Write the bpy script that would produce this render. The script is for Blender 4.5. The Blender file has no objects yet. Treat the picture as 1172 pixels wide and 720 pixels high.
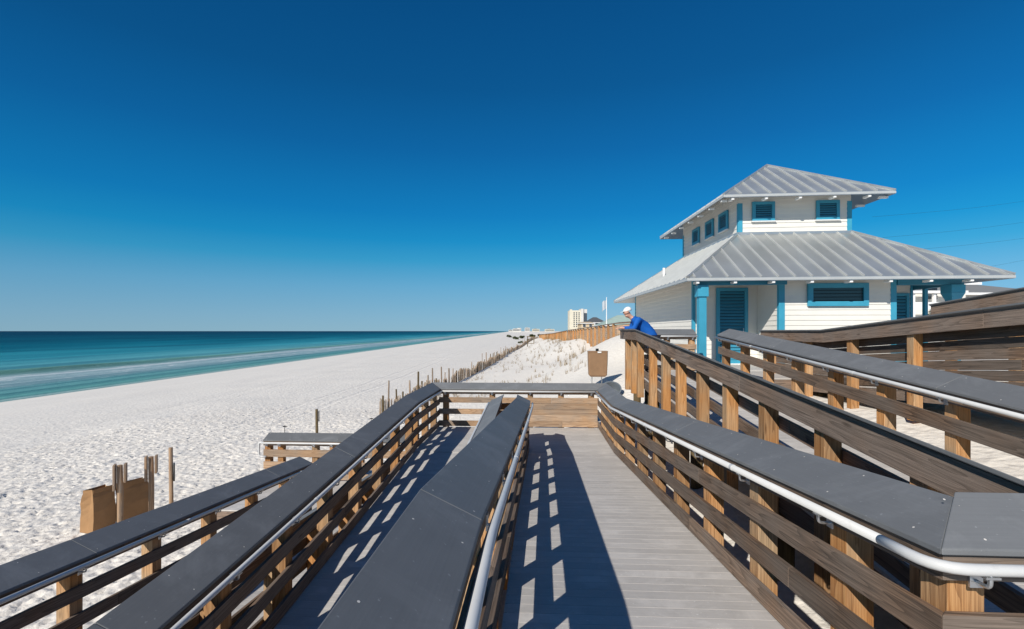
import bpy, bmesh, math, random
import numpy as np
from mathutils import Vector, Matrix
random.seed(7); rng = np.random.default_rng(7)
D = bpy.data
scn = bpy.context.scene
COL = scn.collection
R = math.radians
TH = math.atan(28.5/555.0)              # the camera's heading, turned a little seaward of the ramp
CT, ST = math.cos(TH), math.sin(TH)
EYE = 2.51                              # eye height above the lower landing deck
def W(X, Y, z):                         # from the camera-heading frame to the world
    return Vector((X*CT - Y*ST, X*ST + Y*CT, z))

# ------------------------------------------------------------------ materials
def new_mat(name):
    m = D.materials.new(name); m.use_nodes = True
    nt = m.node_tree
    return m, nt, nt.nodes['Principled BSDF']
def N(nt, typ, **kw):
    n = nt.nodes.new(typ)
    for k, v in kw.items():
        if k.startswith('i_'):
            key = k[2:].replace('_', ' ')
            n.inputs[int(key) if key.isdigit() else key].default_value = v
        else: setattr(n, k, v)
    return n
def ramp(nt, stops, interp='LINEAR'):
    n = nt.nodes.new('ShaderNodeValToRGB'); cr = n.color_ramp; cr.interpolation = interp
    while len(cr.elements) < len(stops): cr.elements.new(0.5)
    for e, (p, c) in zip(cr.elements, stops):
        e.position = p; e.color = (*c, 1) if len(c) == 3 else c
    return n
def mixc(nt, fac, a, b, mode='MIX'):
    n = nt.nodes.new('ShaderNodeMix'); n.data_type = 'RGBA'; n.blend_type = mode
    for idx, v in ((0, fac), (6, a), (7, b)):
        if hasattr(v, 'links'): nt.links.new(v, n.inputs[idx])
        elif idx == 0: n.inputs[0].default_value = v
        else: n.inputs[idx].default_value = (*v, 1)
    return n.outputs[2]
def math_n(nt, op, a, b=None, clamp=False):
    n = nt.nodes.new('ShaderNodeMath'); n.operation = op; n.use_clamp = clamp
    for i, v in enumerate((a, b)):
        if v is None: continue
        if hasattr(v, 'links'): nt.links.new(v, n.inputs[i])
        else: n.inputs[i].default_value = v
    return n.outputs[0]

def wood(name, dark, mid, light, var=0.25, rough=0.8, weather=0.0, wcol=(0.2, 0.18, 0.16)):
    m, nt, b = new_mat(name); L = nt.links.new
    uv = N(nt, 'ShaderNodeUVMap'); oi = N(nt, 'ShaderNodeObjectInfo')
    off = N(nt, 'ShaderNodeVectorMath', operation='SCALE'); off.inputs[0].default_value = (37.1, 11.7, 5.3)
    L(oi.outputs['Random'], off.inputs['Scale'])
    add = N(nt, 'ShaderNodeVectorMath', operation='ADD'); L(uv.outputs[0], add.inputs[0]); L(off.outputs[0], add.inputs[1])
    mp = N(nt, 'ShaderNodeMapping'); mp.inputs['Scale'].default_value = (1.0, 75, 1); L(add.outputs[0], mp.inputs[0])
    n1 = N(nt, 'ShaderNodeTexNoise', i_Scale=1.6, i_Detail=8.0, i_Roughness=0.72, i_Distortion=0.9); L(mp.outputs[0], n1.inputs['Vector'])
    mpr = N(nt, 'ShaderNodeMapping'); mpr.inputs['Scale'].default_value = (0.4, 6.5, 1); L(add.outputs[0], mpr.inputs[0])
    nr = N(nt, 'ShaderNodeTexNoise', i_Scale=1.0, i_Detail=2.0, i_Distortion=0.4); L(mpr.outputs[0], nr.inputs['Vector'])
    ring = math_n(nt, 'FRACT', math_n(nt, 'MULTIPLY', nr.outputs['Fac'], 13.0))
    ring = math_n(nt, 'POWER', ring, 2.2)
    g = math_n(nt, 'SUBTRACT', n1.outputs['Fac'], math_n(nt, 'MULTIPLY', ring, 0.17))
    cr = ramp(nt, [(0.20, dark), (0.42, mid), (0.62, light)]); L(g, cr.inputs[0])
    n2 = N(nt, 'ShaderNodeTexNoise', i_Scale=1.4, i_Detail=4.0); L(add.outputs[0], n2.inputs['Vector'])
    col = cr.outputs[0]
    if weather > 0:
        wr = ramp(nt, [(0.5-weather*0.3, (0, 0, 0)), (0.78-weather*0.3, (1, 1, 1))]); L(n2.outputs['Fac'], wr.inputs[0])
        gr_ = ramp(nt, [(0.2, [c*0.42 for c in wcol]), (0.42, [c*0.95 for c in wcol]), (0.66, [c*1.5 for c in wcol])]); L(g, gr_.inputs[0]); gw = gr_.outputs[0]
        col = mixc(nt, wr.outputs[0], col, gw)
    # knots
    mk = N(nt, 'ShaderNodeMapping'); mk.inputs['Scale'].default_value = (1.6, 6.5, 1); L(add.outputs[0], mk.inputs[0])
    vo = N(nt, 'ShaderNodeTexVoronoi', i_Scale=1.0); L(mk.outputs[0], vo.inputs['Vector'])
    kr = ramp(nt, [(0.0, (1, 1, 1)), (0.075, (0.5, 0.5, 0.5)), (0.12, (0, 0, 0))]); L(vo.outputs['Distance'], kr.inputs[0])
    sel = N(nt, 'ShaderNodeSeparateColor'); L(vo.outputs['Color'], sel.inputs[0])
    kf = math_n(nt, 'MULTIPLY', kr.outputs[0], math_n(nt, 'GREATER_THAN', sel.outputs[0], 0.62))
    col = mixc(nt, math_n(nt, 'MULTIPLY', kf, 0.75), col, [c*0.6 for c in dark])
    v = N(nt, 'ShaderNodeMapRange'); v.inputs['To Min'].default_value = 1-var; v.inputs['To Max'].default_value = 1+var
    L(oi.outputs['Random'], v.inputs[0])
    hs = N(nt, 'ShaderNodeHueSaturation'); L(col, hs.inputs['Color']); L(v.outputs[0], hs.inputs['Value'])
    L(hs.outputs[0], b.inputs['Base Color'])
    b.inputs['Roughness'].default_value = rough; b.inputs['Specular IOR Level'].default_value = 0.25
    bp = N(nt, 'ShaderNodeBump', i_Strength=0.5, i_Distance=0.004); L(g, bp.inputs['Height']); L(bp.outputs[0], b.inputs['Normal'])
    return m

def paint(name, col, rough=0.5, spec=0.4, metal=0.0, var=0.06, scale=3.0, dirt=0.0, dirtcol=(0.2, 0.18, 0.15)):
    m, nt, b = new_mat(name); L = nt.links.new
    tc = N(nt, 'ShaderNodeTexCoord')
    n = N(nt, 'ShaderNodeTexNoise', i_Scale=scale, i_Detail=5.0); L(tc.outputs['Object'], n.inputs['Vector'])
    c = mixc(nt, n.outputs['Fac'], [x*(1-var*2) for x in col], [min(1, x*(1+var*2)) for x in col])
    if dirt > 0:
        n2 = N(nt, 'ShaderNodeTexNoise', i_Scale=scale*4, i_Detail=8.0, i_Roughness=0.7); L(tc.outputs['Object'], n2.inputs['Vector'])
        r = ramp(nt, [(0.55, (0, 0, 0)), (0.75, (dirt, dirt, dirt))]); L(n2.outputs['Fac'], r.inputs[0])
        c = mixc(nt, r.outputs[0], c, dirtcol)
    L(c, b.inputs['Base Color'])
    rr = N(nt, 'ShaderNodeMapRange'); rr.inputs['To Min'].default_value = max(0.03, rough-0.1); rr.inputs['To Max'].default_value = rough+0.1
    L(n.outputs['Fac'], rr.inputs[0]); L(rr.outputs[0], b.inputs['Roughness'])
    b.inputs['Specular IOR Level'].default_value = spec; b.inputs['Metallic'].default_value = metal
    return m

def composite(name, col, rough=0.55, streak=0.25, along=60.0, var=0.12):
    m, nt, b = new_mat(name); L = nt.links.new
    uv = N(nt, 'ShaderNodeUVMap'); oi = N(nt, 'ShaderNodeObjectInfo')
    mp = N(nt, 'ShaderNodeMapping'); mp.inputs['Scale'].default_value = (0.8, along, 1); L(uv.outputs[0], mp.inputs[0])
    n1 = N(nt, 'ShaderNodeTexNoise', i_Scale=2.0, i_Detail=5.0); L(mp.outputs[0], n1.inputs['Vector'])
    n2 = N(nt, 'ShaderNodeTexNoise', i_Scale=5.0, i_Detail=6.0, i_Roughness=0.65); L(uv.outputs[0], n2.inputs['Vector'])
    f = math_n(nt, 'ADD', math_n(nt, 'MULTIPLY', n1.outputs['Fac'], 0.5), math_n(nt, 'MULTIPLY', n2.outputs['Fac'], 0.5))
    c = mixc(nt, f, [x*(1-streak) for x in col], [x*(1+streak) for x in col])
    n3 = N(nt, 'ShaderNodeTexNoise', i_Scale=38.0, i_Detail=2.0); L(uv.outputs[0], n3.inputs['Vector'])
    sp = ramp(nt, [(0.68, (0, 0, 0)), (0.76, (0.5, 0.5, 0.5))]); L(n3.outputs['Fac'], sp.inputs[0])
    c = mixc(nt, sp.outputs[0], c, [min(1, x*2.2) for x in col])
    n5 = N(nt, 'ShaderNodeTexNoise', i_Scale=1.7, i_Detail=8.0, i_Roughness=0.7, i_Distortion=0.8); L(uv.outputs[0], n5.inputs['Vector'])
    sc = ramp(nt, [(0.50, (0, 0, 0)), (0.72, (0.38, 0.38, 0.38))]); L(n5.outputs['Fac'], sc.inputs[0])
    c = mixc(nt, sc.outputs[0], c, [min(1, x*1.7+0.02) for x in col])
    v = N(nt, 'ShaderNodeMapRange'); v.inputs['To Min'].default_value = 1-var; v.inputs['To Max'].default_value = 1+var
    ge = N(nt, 'ShaderNodeNewGeometry'); L(ge.outputs['Random Per Island'], v.inputs[0])
    hs = N(nt, 'ShaderNodeHueSaturation'); L(c, hs.inputs['Color']); L(v.outputs[0], hs.inputs['Value'])
    L(hs.outputs[0], b.inputs['Base Color']); b.inputs['Roughness'].default_value = rough
    b.inputs['Specular IOR Level'].default_value = 0.22
    bp = N(nt, 'ShaderNodeBump', i_Strength=0.25, i_Distance=0.002); L(f, bp.inputs['Height']); L(bp.outputs[0], b.inputs['Normal'])
    return m

M = {}
M['board'] = wood('weathered_board', (0.03, 0.018, 0.011), (0.125, 0.078, 0.05), (0.28, 0.175, 0.11), 0.3, weather=0.7, wcol=(0.155, 0.122, 0.098))
M['fascia'] = wood('weathered_plank', (0.04, 0.026, 0.018), (0.17, 0.115, 0.08), (0.32, 0.21, 0.145), 0.18, weather=0.6, wcol=(0.20, 0.155, 0.125))
M['post'] = wood('treated_pine_post', (0.15, 0.06, 0.018), (0.39, 0.178, 0.06), (0.56, 0.30, 0.12), 0.28, weather=0.35, wcol=(0.36, 0.25, 0.15))
M['tan'] = wood('tan_board', (0.18, 0.10, 0.055), (0.38, 0.24, 0.14), (0.52, 0.36, 0.23), 0.18, weather=0.35, wcol=(0.28, 0.22, 0.17))
M['grey_wood'] = wood('bleached_wood', (0.10, 0.06, 0.035), (0.24, 0.155, 0.10), (0.36, 0.26, 0.18), 0.25, weather=0.5, wcol=(0.30, 0.26, 0.21))
M['pile'] = wood('dark_pile', (0.04, 0.028, 0.015), (0.11, 0.08, 0.04), (0.18, 0.13, 0.07), 0.2)
M['cap'] = composite('slate_composite', (0.150, 0.155, 0.160), 0.55, 0.22, 50, 0.12)
M['deck'] = composite('grey_deck_board', (0.485, 0.46, 0.432), 0.6, 0.3, 40, 0.065)
M['glint_screw'] = paint('pale_glint_and_screw', (0.66, 0.62, 0.57), 0.9, 0.1)  # pale colour painted for light on deck board edges; also the screw heads
M['pipe'] = paint('white_pipe', (0.60, 0.60, 0.59), 0.35, 0.5, dirt=0.25)
M['galv'] = paint('galvanised', (0.6, 0.61, 0.62), 0.35, 0.5, 0.9)
M['white'] = paint('white_siding_paint', (0.74, 0.71, 0.65), 0.55, 0.35, var=0.03, dirt=0.12, dirtcol=(0.6, 0.57, 0.5))
M['trimwhite'] = paint('white_trim_paint', (0.8, 0.79, 0.77), 0.5, 0.4, var=0.03)
M['eave'] = paint('eave_metal_edge', (0.5, 0.51, 0.5), 0.45, 0.4, 0.2, dirt=0.2)
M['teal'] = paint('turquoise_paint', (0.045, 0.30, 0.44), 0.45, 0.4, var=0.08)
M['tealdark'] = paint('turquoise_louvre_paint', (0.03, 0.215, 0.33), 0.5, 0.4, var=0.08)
M['glass'] = paint('dark_glass', (0.02, 0.05, 0.06), 0.08, 0.6, var=0.1)
M['dark'] = paint('dark_void', (0.015, 0.02, 0.022), 0.8, 0.1)
M['roof'] = paint('galvalume_roof', (0.47, 0.49, 0.49), 0.36, 0.5, 0.62, var=0.10, scale=1.2, dirt=0.2, dirtcol=(0.3, 0.3, 0.29))
M['seam'] = paint('roof_seam_metal', (0.52, 0.53, 0.52), 0.4, 0.5, 0.3)
M['kraft'] = paint('kraft_paper', (0.35, 0.20, 0.095), 0.8, 0.2, var=0.12, scale=6)
M['brownplastic'] = paint('brown_plastic', (0.26, 0.155, 0.085), 0.6, 0.3, var=0.1, scale=8)
M['concrete'] = paint('slab_concrete', (0.5, 0.48, 0.45), 0.8, 0.2, dirt=0.3)
M['skin'] = paint('skin', (0.55, 0.30, 0.21), 0.5, 0.4)
M['jacket'] = paint('blue_jacket', (0.004, 0.095, 0.40), 0.75, 0.3, var=0.15, scale=9)
M['trousers'] = paint('dark_trousers', (0.06, 0.07, 0.10), 0.8, 0.2)
M['capcloth'] = paint('white_cap_cloth', (0.8, 0.78, 0.74), 0.8, 0.2)
M['shoe'] = paint('shoe_leather', (0.05, 0.04, 0.035), 0.6, 0.3)
M['tub'] = paint('grey_plastic_tub', (0.13, 0.15, 0.17), 0.5, 0.4)
M['cream'] = paint('cream_stucco', (0.66, 0.61, 0.49), 0.8, 0.2, scale=0.2)
M['hotelwhite'] = paint('white_stucco', (0.62, 0.60, 0.56), 0.8, 0.2, scale=0.2)
M['farglass'] = paint('far_window_glass', (0.06, 0.075, 0.09), 0.3, 0.5)
M['tanwall'] = paint('tan_wall', (0.55, 0.43, 0.28), 0.8, 0.2, scale=0.4)
M['greyroof'] = paint('grey_shingle', (0.22, 0.22, 0.215), 0.8, 0.2, scale=0.8)
M['greenroof'] = paint('pale_green_roof', (0.33, 0.42, 0.37), 0.6, 0.3, scale=0.6)
M['darkroof'] = paint('dark_roof', (0.10, 0.105, 0.11), 0.7, 0.3)
M['cable'] = paint('cable_black', (0.02, 0.02, 0.022), 0.6, 0.2)
M['flag'] = paint('pale_flag_cloth', (0.42, 0.46, 0.50), 0.8, 0.1)
M['blackpad'] = paint('black_back_of_sign', (0.02, 0.02, 0.02), 0.5, 0.3)

def leafmat(name, c1, c2):
    m, nt, b = new_mat(name); L = nt.links.new
    g = N(nt, 'ShaderNodeNewGeometry')
    c = mixc(nt, g.outputs['Random Per Island'], c1, c2)
    L(c, b.inputs['Base Color']); b.inputs['Roughness'].default_value = 0.7; b.inputs['Specular IOR Level'].default_value = 0.2
    return m
M['grass'] = leafmat('dune_grass', (0.17, 0.12, 0.06), (0.36, 0.27, 0.16))
M['leaf'] = leafmat('scrub_leaf', (0.03, 0.045, 0.018), (0.09, 0.10, 0.04))
M['leafy'] = leafmat('yellow_leaf', (0.10, 0.11, 0.02), (0.30, 0.25, 0.05))

def sandmat():
    m, nt, b = new_mat('white_sand'); L = nt.links.new
    tc = N(nt, 'ShaderNodeTexCoord')
    n1 = N(nt, 'ShaderNodeTexNoise', i_Scale=0.35, i_Detail=6.0, i_Roughness=0.6); L(tc.outputs['Object'], n1.inputs['Vector'])
    n2 = N(nt, 'ShaderNodeTexNoise', i_Scale=9.0, i_Detail=6.0, i_Roughness=0.7); L(tc.outputs['Object'], n2.inputs['Vector'])
    c = mixc(nt, n1.outputs['Fac'], (0.735, 0.69, 0.625), (0.83, 0.785, 0.715))
    r2 = ramp(nt, [(0.3, (0.86, 0.85, 0.84)), (0.6, (1, 1, 1))]); L(n2.outputs['Fac'], r2.inputs[0])
    c = mixc(nt, 1.0, c, r2.outputs[0], 'MULTIPLY')
    # damp, slightly darker strip along the water: a property of the wet sand
    sx = N(nt, 'ShaderNodeSeparateXYZ'); L(tc.outputs['Object'], sx.inputs[0])
    xs = math_n(nt, 'ADD', sx.outputs[0], math_n(nt, 'MULTIPLY', sx.outputs[1], 0.0514))
    n4 = N(nt, 'ShaderNodeTexNoise', i_Scale=0.12, i_Detail=3.0); L(tc.outputs['Object'], n4.inputs['Vector'])
    xw = math_n(nt, 'ADD', xs, math_n(nt, 'MULTIPLY', n4.outputs['Fac'], 2.5))
    mr = N(nt, 'ShaderNodeMapRange'); mr.inputs['From Min'].default_value = -38.6; mr.inputs['From Max'].default_value = -36.6
    mr.inputs['To Min'].default_value = 0.35; mr.inputs['To Max'].default_value = 0.0; L(xw, mr.inputs[0])
    c = mixc(nt, mr.outputs[0], c, (0.42, 0.39, 0.35))
    L(c, b.inputs['Base Color']); b.inputs['Roughness'].default_value = 0.95; b.inputs['Specular IOR Level'].default_value = 0.1
    # trampled relief finer than the mesh
    v = N(nt, 'ShaderNodeTexVoronoi', i_Scale=5.5, feature='SMOOTH_F1'); v.inputs['Smoothness'].default_value = 0.6
    wn = N(nt, 'ShaderNodeTexNoise', i_Scale=2.0, i_Detail=2.0); L(tc.outputs['Object'], wn.inputs['Vector'])
    va = N(nt, 'ShaderNodeVectorMath', operation='MULTIPLY_ADD'); L(wn.outputs['Color'], va.inputs[0]); va.inputs[1].default_value = (0.6, 0.6, 0.6)
    L(tc.outputs['Object'], va.inputs[2]); L(va.outputs[0], v.inputs['Vector'])
    n3 = N(nt, 'ShaderNodeTexNoise', i_Scale=5.0, i_Detail=7.0, i_Roughness=0.6); L(tc.outputs['Object'], n3.inputs['Vector'])
    h = math_n(nt, 'ADD', math_n(nt, 'MULTIPLY', v.outputs['Distance'], 0.7), n3.outputs['Fac'])
    tr = N(nt, 'ShaderNodeMapRange'); tr.inputs['From Min'].default_value = -36; tr.inputs['From Max'].default_value = -17
    tr.inputs['To Min'].default_value = 0.12; tr.inputs['To Max'].default_value = 0.6; L(xs, tr.inputs[0])
    bp = N(nt, 'ShaderNodeBump', i_Distance=0.07); L(h, bp.inputs['Height']); L(tr.outputs[0], bp.inputs['Strength'])
    L(bp.outputs[0], b.inputs['Normal'])
    return m
M['sand'] = sandmat()

def seamat():
    m, nt, b = new_mat('sea_water'); L = nt.links.new
    tc = N(nt, 'ShaderNodeTexCoord')
    sx = N(nt, 'ShaderNodeSeparateXYZ'); L(tc.outputs['Object'], sx.inputs[0])
    xs = math_n(nt, 'ADD', sx.outputs[0], math_n(nt, 'MULTIPLY', sx.outputs[1], 0.0514))
    d0 = math_n(nt, 'MULTIPLY_ADD', xs, -1.0); nt.nodes[-1].inputs[2].default_value = -39.7
    sv = N(nt, 'ShaderNodeCombineXYZ'); L(xs, sv.inputs[0]); L(math_n(nt, 'MULTIPLY', sx.outputs[1], 0.16), sv.inputs[1])
    nw = N(nt, 'ShaderNodeTexNoise', i_Scale=0.06, i_Detail=4.0, i_Roughness=0.55); L(sv.outputs[0], nw.inputs['Vector'])
    warp = math_n(nt, 'MULTIPLY', math_n(nt, 'SUBTRACT', nw.outputs['Fac'], 0.5), math_n(nt, 'MULTIPLY_ADD', d0, 0.45))
    nt.nodes[-2].inputs[2].default_value = 3.0 if nt.nodes[-2].operation == 'MULTIPLY_ADD' else 0
    d = math_n(nt, 'ADD', d0, warp)
    lg = math_n(nt, 'LOGARITHM', math_n(nt, 'MAXIMUM', math_n(nt, 'ADD', d, 1.0), 1.0), 10.0)   # 0..~4.5
    f = math_n(nt, 'DIVIDE', lg, 4.0)
    def p(dist): return math.log10(dist+1)/4.0
    cr = ramp(nt, [(p(0), (0.23, 0.37, 0.34)), (p(3), (0.11, 0.30, 0.285)), (p(8), (0.11, 0.275, 0.29)), (p(11), (0.27, 0.39, 0.41)),
                   (p(21), (0.27, 0.37, 0.40)), (p(26), (0.15, 0.31, 0.24)), (p(30), (0.12, 0.34, 0.365)), (p(60), (0.03, 0.235, 0.295)), (p(120), (0.003, 0.115, 0.165)),
                   (p(260), (0.001, 0.068, 0.108)), (p(700), (0.001, 0.034, 0.066)), (p(4000), (0.001, 0.02, 0.046))])
    L(f, cr.inputs[0])
    # long bars of paler water lying along the shore, deeper out
    sv2 = N(nt, 'ShaderNodeCombineXYZ'); L(math_n(nt, 'MULTIPLY', lg, 14.0), sv2.inputs[0]); L(math_n(nt, 'MULTIPLY', sx.outputs[1], 0.006), sv2.inputs[1])
    nb = N(nt, 'ShaderNodeTexNoise', i_Scale=1.0, i_Detail=4.0); L(sv2.outputs[0], nb.inputs['Vector'])
    br = ramp(nt, [(0.38, (0.60, 0.70, 0.74)), (0.62, (1.3, 1.25, 1.2))]); L(nb.outputs['Fac'], br.inputs[0])
    c = mixc(nt, 1.0, cr.outputs[0], br.outputs[0], 'MULTIPLY')
    # foam: the last spent line near d=17 and broken patches
    sv3 = N(nt, 'ShaderNodeCombineXYZ'); L(xs, sv3.inputs[0]); L(math_n(nt, 'MULTIPLY', sx.outputs[1], 0.42), sv3.inputs[1])
    nf = N(nt, 'ShaderNodeTexNoise', i_Scale=0.5, i_Detail=7.0, i_Roughness=0.7); L(sv3.outputs[0], nf.inputs['Vector'])
    line = math_n(nt, 'SUBTRACT', 1.0, math_n(nt, 'MULTIPLY', math_n(nt, 'ABSOLUTE', math_n(nt, 'SUBTRACT', math_n(nt, 'ADD', d0, math_n(nt, 'MULTIPLY', nf.outputs['Fac'], 3.0)), 21.0)), 0.9), clamp=True)
    edge = math_n(nt, 'SUBTRACT', 1.0, math_n(nt, 'MULTIPLY', math_n(nt, 'ABSOLUTE', math_n(nt, 'SUBTRACT', d0, math_n(nt, 'MULTIPLY', nf.outputs['Fac'], 1.6))), 1.6), clamp=True)
    patch = ramp(nt, [(0.54, (0, 0, 0)), (0.62, (0.8, 0.8, 0.8))]); L(nf.outputs['Fac'], patch.inputs[0])
    zone = math_n(nt, 'SUBTRACT', 1.0, math_n(nt, 'MULTIPLY', math_n(nt, 'ABSOLUTE', math_n(nt, 'SUBTRACT', d0, 17.0)), 0.10), clamp=True)
    fo = math_n(nt, 'MAXIMUM', math_n(nt, 'MULTIPLY', line, 0.9), math_n(nt, 'MAXIMUM', math_n(nt, 'MULTIPLY', edge, 0.35), math_n(nt, 'MULTIPLY', patch.outputs[0], zone)))
    c = mixc(nt, fo, c, (0.62, 0.64, 0.64))
    L(c, b.inputs['Base Color'])
    b.inputs['Roughness'].default_value = 0.42; b.inputs['IOR'].default_value = 1.33; b.inputs['Specular IOR Level'].default_value = 0.05
    wv = N(nt, 'ShaderNodeTexNoise', i_Scale=0.8, i_Detail=8.0, i_Roughness=0.65); L(sv3.outputs[0], wv.inputs['Vector'])
    bp = N(nt, 'ShaderNodeBump', i_Strength=0.5, i_Distance=0.6); L(wv.outputs['Fac'], bp.inputs['Height']); L(bp.outputs[0], b.inputs['Normal'])
    return m
M['sea'] = seamat()

# ------------------------------------------------------------------ mesh building
class MB:
    def __init__(s): s.v = []; s.f = []; s.uv = []; s.mi = []
    def face(s, pts, t=None, off=(0, 0), mi=0):
        pts = [Vector(p) for p in pts]; b = len(s.v); s.v += pts; s.f.append(list(range(b, b+len(pts)))); s.mi.append(mi)
        n = Vector((0, 0, 0))
        for i in range(len(pts)): n += pts[i].cross(pts[(i+1) % len(pts)])
        n = n.normalized() if n.length > 1e-12 else Vector((0, 0, 1))
        if t is None: t = pts[1]-pts[0]
        tt = t - n*t.dot(n)
        if tt.length < 0.3*t.length: tt = n.orthogonal()
        tt = tt.normalized(); o = n.cross(tt)
        s.uv.append([(p.dot(tt)+off[0], p.dot(o)+off[1]) for p in pts])
    def hexa(s, q, t=None, off=None, mi=0):     # q: 4 bottom (ccw from above), 4 top
        off = off or (random.uniform(0, 50), random.uniform(0, 50))
        for idx in ((3, 2, 1, 0), (4, 5, 6, 7), (0, 1, 5, 4), (1, 2, 6, 5), (2, 3, 7, 6), (3, 0, 4, 7)):
            s.face([q[i] for i in idx], t, off, mi)
    def box(s, c, d, ax=None, t=None, mi=0):    # centre, size, axes (three vectors)
        c = Vector(c); ax = ax or (Vector((1, 0, 0)), Vector((0, 1, 0)), Vector((0, 0, 1)))
        h = [a*(k/2) for a, k in zip(ax, d)]
        if t is None: t = ax[max(range(3), key=lambda i: d[i])]
        q = [c+h[0]*sx+h[1]*sy+h[2]*sz for sz in (-1, 1) for sx, sy in ((-1, -1), (1, -1), (1, 1), (-1, 1))]
        s.hexa(q, t, None, mi)
    def prism(s, prof0, prof1, t=None, mi=0):   # two matching polygons
        off = (random.uniform(0, 50), random.uniform(0, 50)); n = len(prof0)
        t = t or (Vector(prof1[0])-Vector(prof0[0]))
        s.face(list(reversed(prof0)), t, off, mi); s.face(prof1, t, off, mi)
        for i in range(n):
            j = (i+1) % n; s.face([prof0[i], prof0[j], prof1[j], prof1[i]], t, off, mi)
    def tube(s, pts, r, seg=10, cap=True, mi=0):
        pts = [Vector(p) for p in pts]; rs = r if isinstance(r, (list, tuple)) else [r]*len(pts)
        rings = []; prev = None
        for i, p in enumerate(pts):
            d = (pts[min(i+1, len(pts)-1)]-pts[max(i-1, 0)]).normalized()
            if prev is None: x = d.orthogonal().normalized()
            else:
                x = prev - d*prev.dot(d); x.normalize()
            prev = x; y = d.cross(x)
            rings.append([p+(x*math.cos(2*math.pi*k/seg)+y*math.sin(2*math.pi*k/seg))*rs[i] for k in range(seg)])
        for a, b in zip(rings, rings[1:]):
            for k in range(seg):
                s.face([a[k], a[(k+1) % seg], b[(k+1) % seg], b[k]], pts[1]-pts[0], (0, 0), mi)
        if cap: s.face(list(reversed(rings[0])), None, (0, 0), mi); s.face(rings[-1], None, (0, 0), mi)
    def mesh(s, name, mats, smooth=False, weld=True):
        me = D.meshes.new(name); me.from_pydata([tuple(p) for p in s.v], [], s.f)
        ul = me.uv_layers.new(name='UVMap'); k = 0
        for uvs in s.uv:
            for u in uvs: ul.data[k].uv = u; k += 1
        for m in (mats if isinstance(mats, (list, tuple)) else [mats]): me.materials.append(m)
        for p, i in zip(me.polygons, s.mi): p.material_index = i
        if weld:
            bm = bmesh.new(); bm.from_mesh(me); bmesh.ops.remove_doubles(bm, verts=bm.verts, dist=1e-5)
            bmesh.ops.recalc_face_normals(bm, faces=bm.faces); bm.to_mesh(me); bm.free()
        if smooth: me.shade_smooth()
        return me
    def build(s, name, mats, parent=None, smooth=False, bevel=0.0, weld=True):
        me = s.mesh(name, mats, smooth, weld)
        return link(name, me, parent, bevel)
def link(name, me, parent=None, bevel=0.0):
    o = D.objects.new(name, me); COL.objects.link(o)
    if parent is not None:
        o.parent = parent; o.matrix_parent_inverse = Matrix.Translation(-Vector(parent.location)) if parent.rotation_euler.z == 0 else parent.matrix_basis.inverted()
    if bevel > 0:
        bv = o.modifiers.new('edges', 'BEVEL'); bv.width = bevel; bv.segments = 2; bv.limit_method = 'ANGLE'; bv.angle_limit = R(40)
    return o
def tag(o, label=None, cat=None, group=None, kind=None):
    if label: o['label'] = label
    if cat: o['category'] = cat
    if group: o['group'] = group
    if kind: o['kind'] = kind
    return o
def empty(name, loc, label=None, cat=None, group=None, kind=None):
    o = D.objects.new(name, None); COL.objects.link(o); o.location = loc; o.empty_display_size = 0.2
    return tag(o, label, cat, group, kind)

# ------------------------------------------------------------------ terrain
def hashn(ix, iy, seed):
    h = (ix.astype(np.int64)*374761393 + iy.astype(np.int64)*668265263 + seed*974711) & 0x7fffffff
    h = (h ^ (h >> 13))*1274126177 & 0x7fffffff
    return ((h ^ (h >> 16)) & 0xffff)/65535.0
def vnoise(x, y, wl, seed=0):
    x = x/wl; y = y/wl; ix = np.floor(x); iy = np.floor(y); fx = x-ix; fy = y-iy
    fx = fx*fx*(3-2*fx); fy = fy*fy*(3-2*fy)
    a = hashn(ix, iy, seed); b = hashn(ix+1, iy, seed); c = hashn(ix, iy+1, seed); d = hashn(ix+1, iy+1, seed)
    return (a*(1-fx)+b*fx)*(1-fy) + (c*(1-fx)+d*fx)*fy
def sstep(a, b, x):
    t = np.clip((x-a)/(b-a), 0, 1); return t*t*(3-2*t)
SHORE = -39.7; SEA = -3.0
def fence_xs(y):                         # sand fence line, cross-shore coordinate
    return -6.05 + 0.0*y + np.where(y > 22, 0.094*(np.minimum(y, 320)-22), 0)
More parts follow.
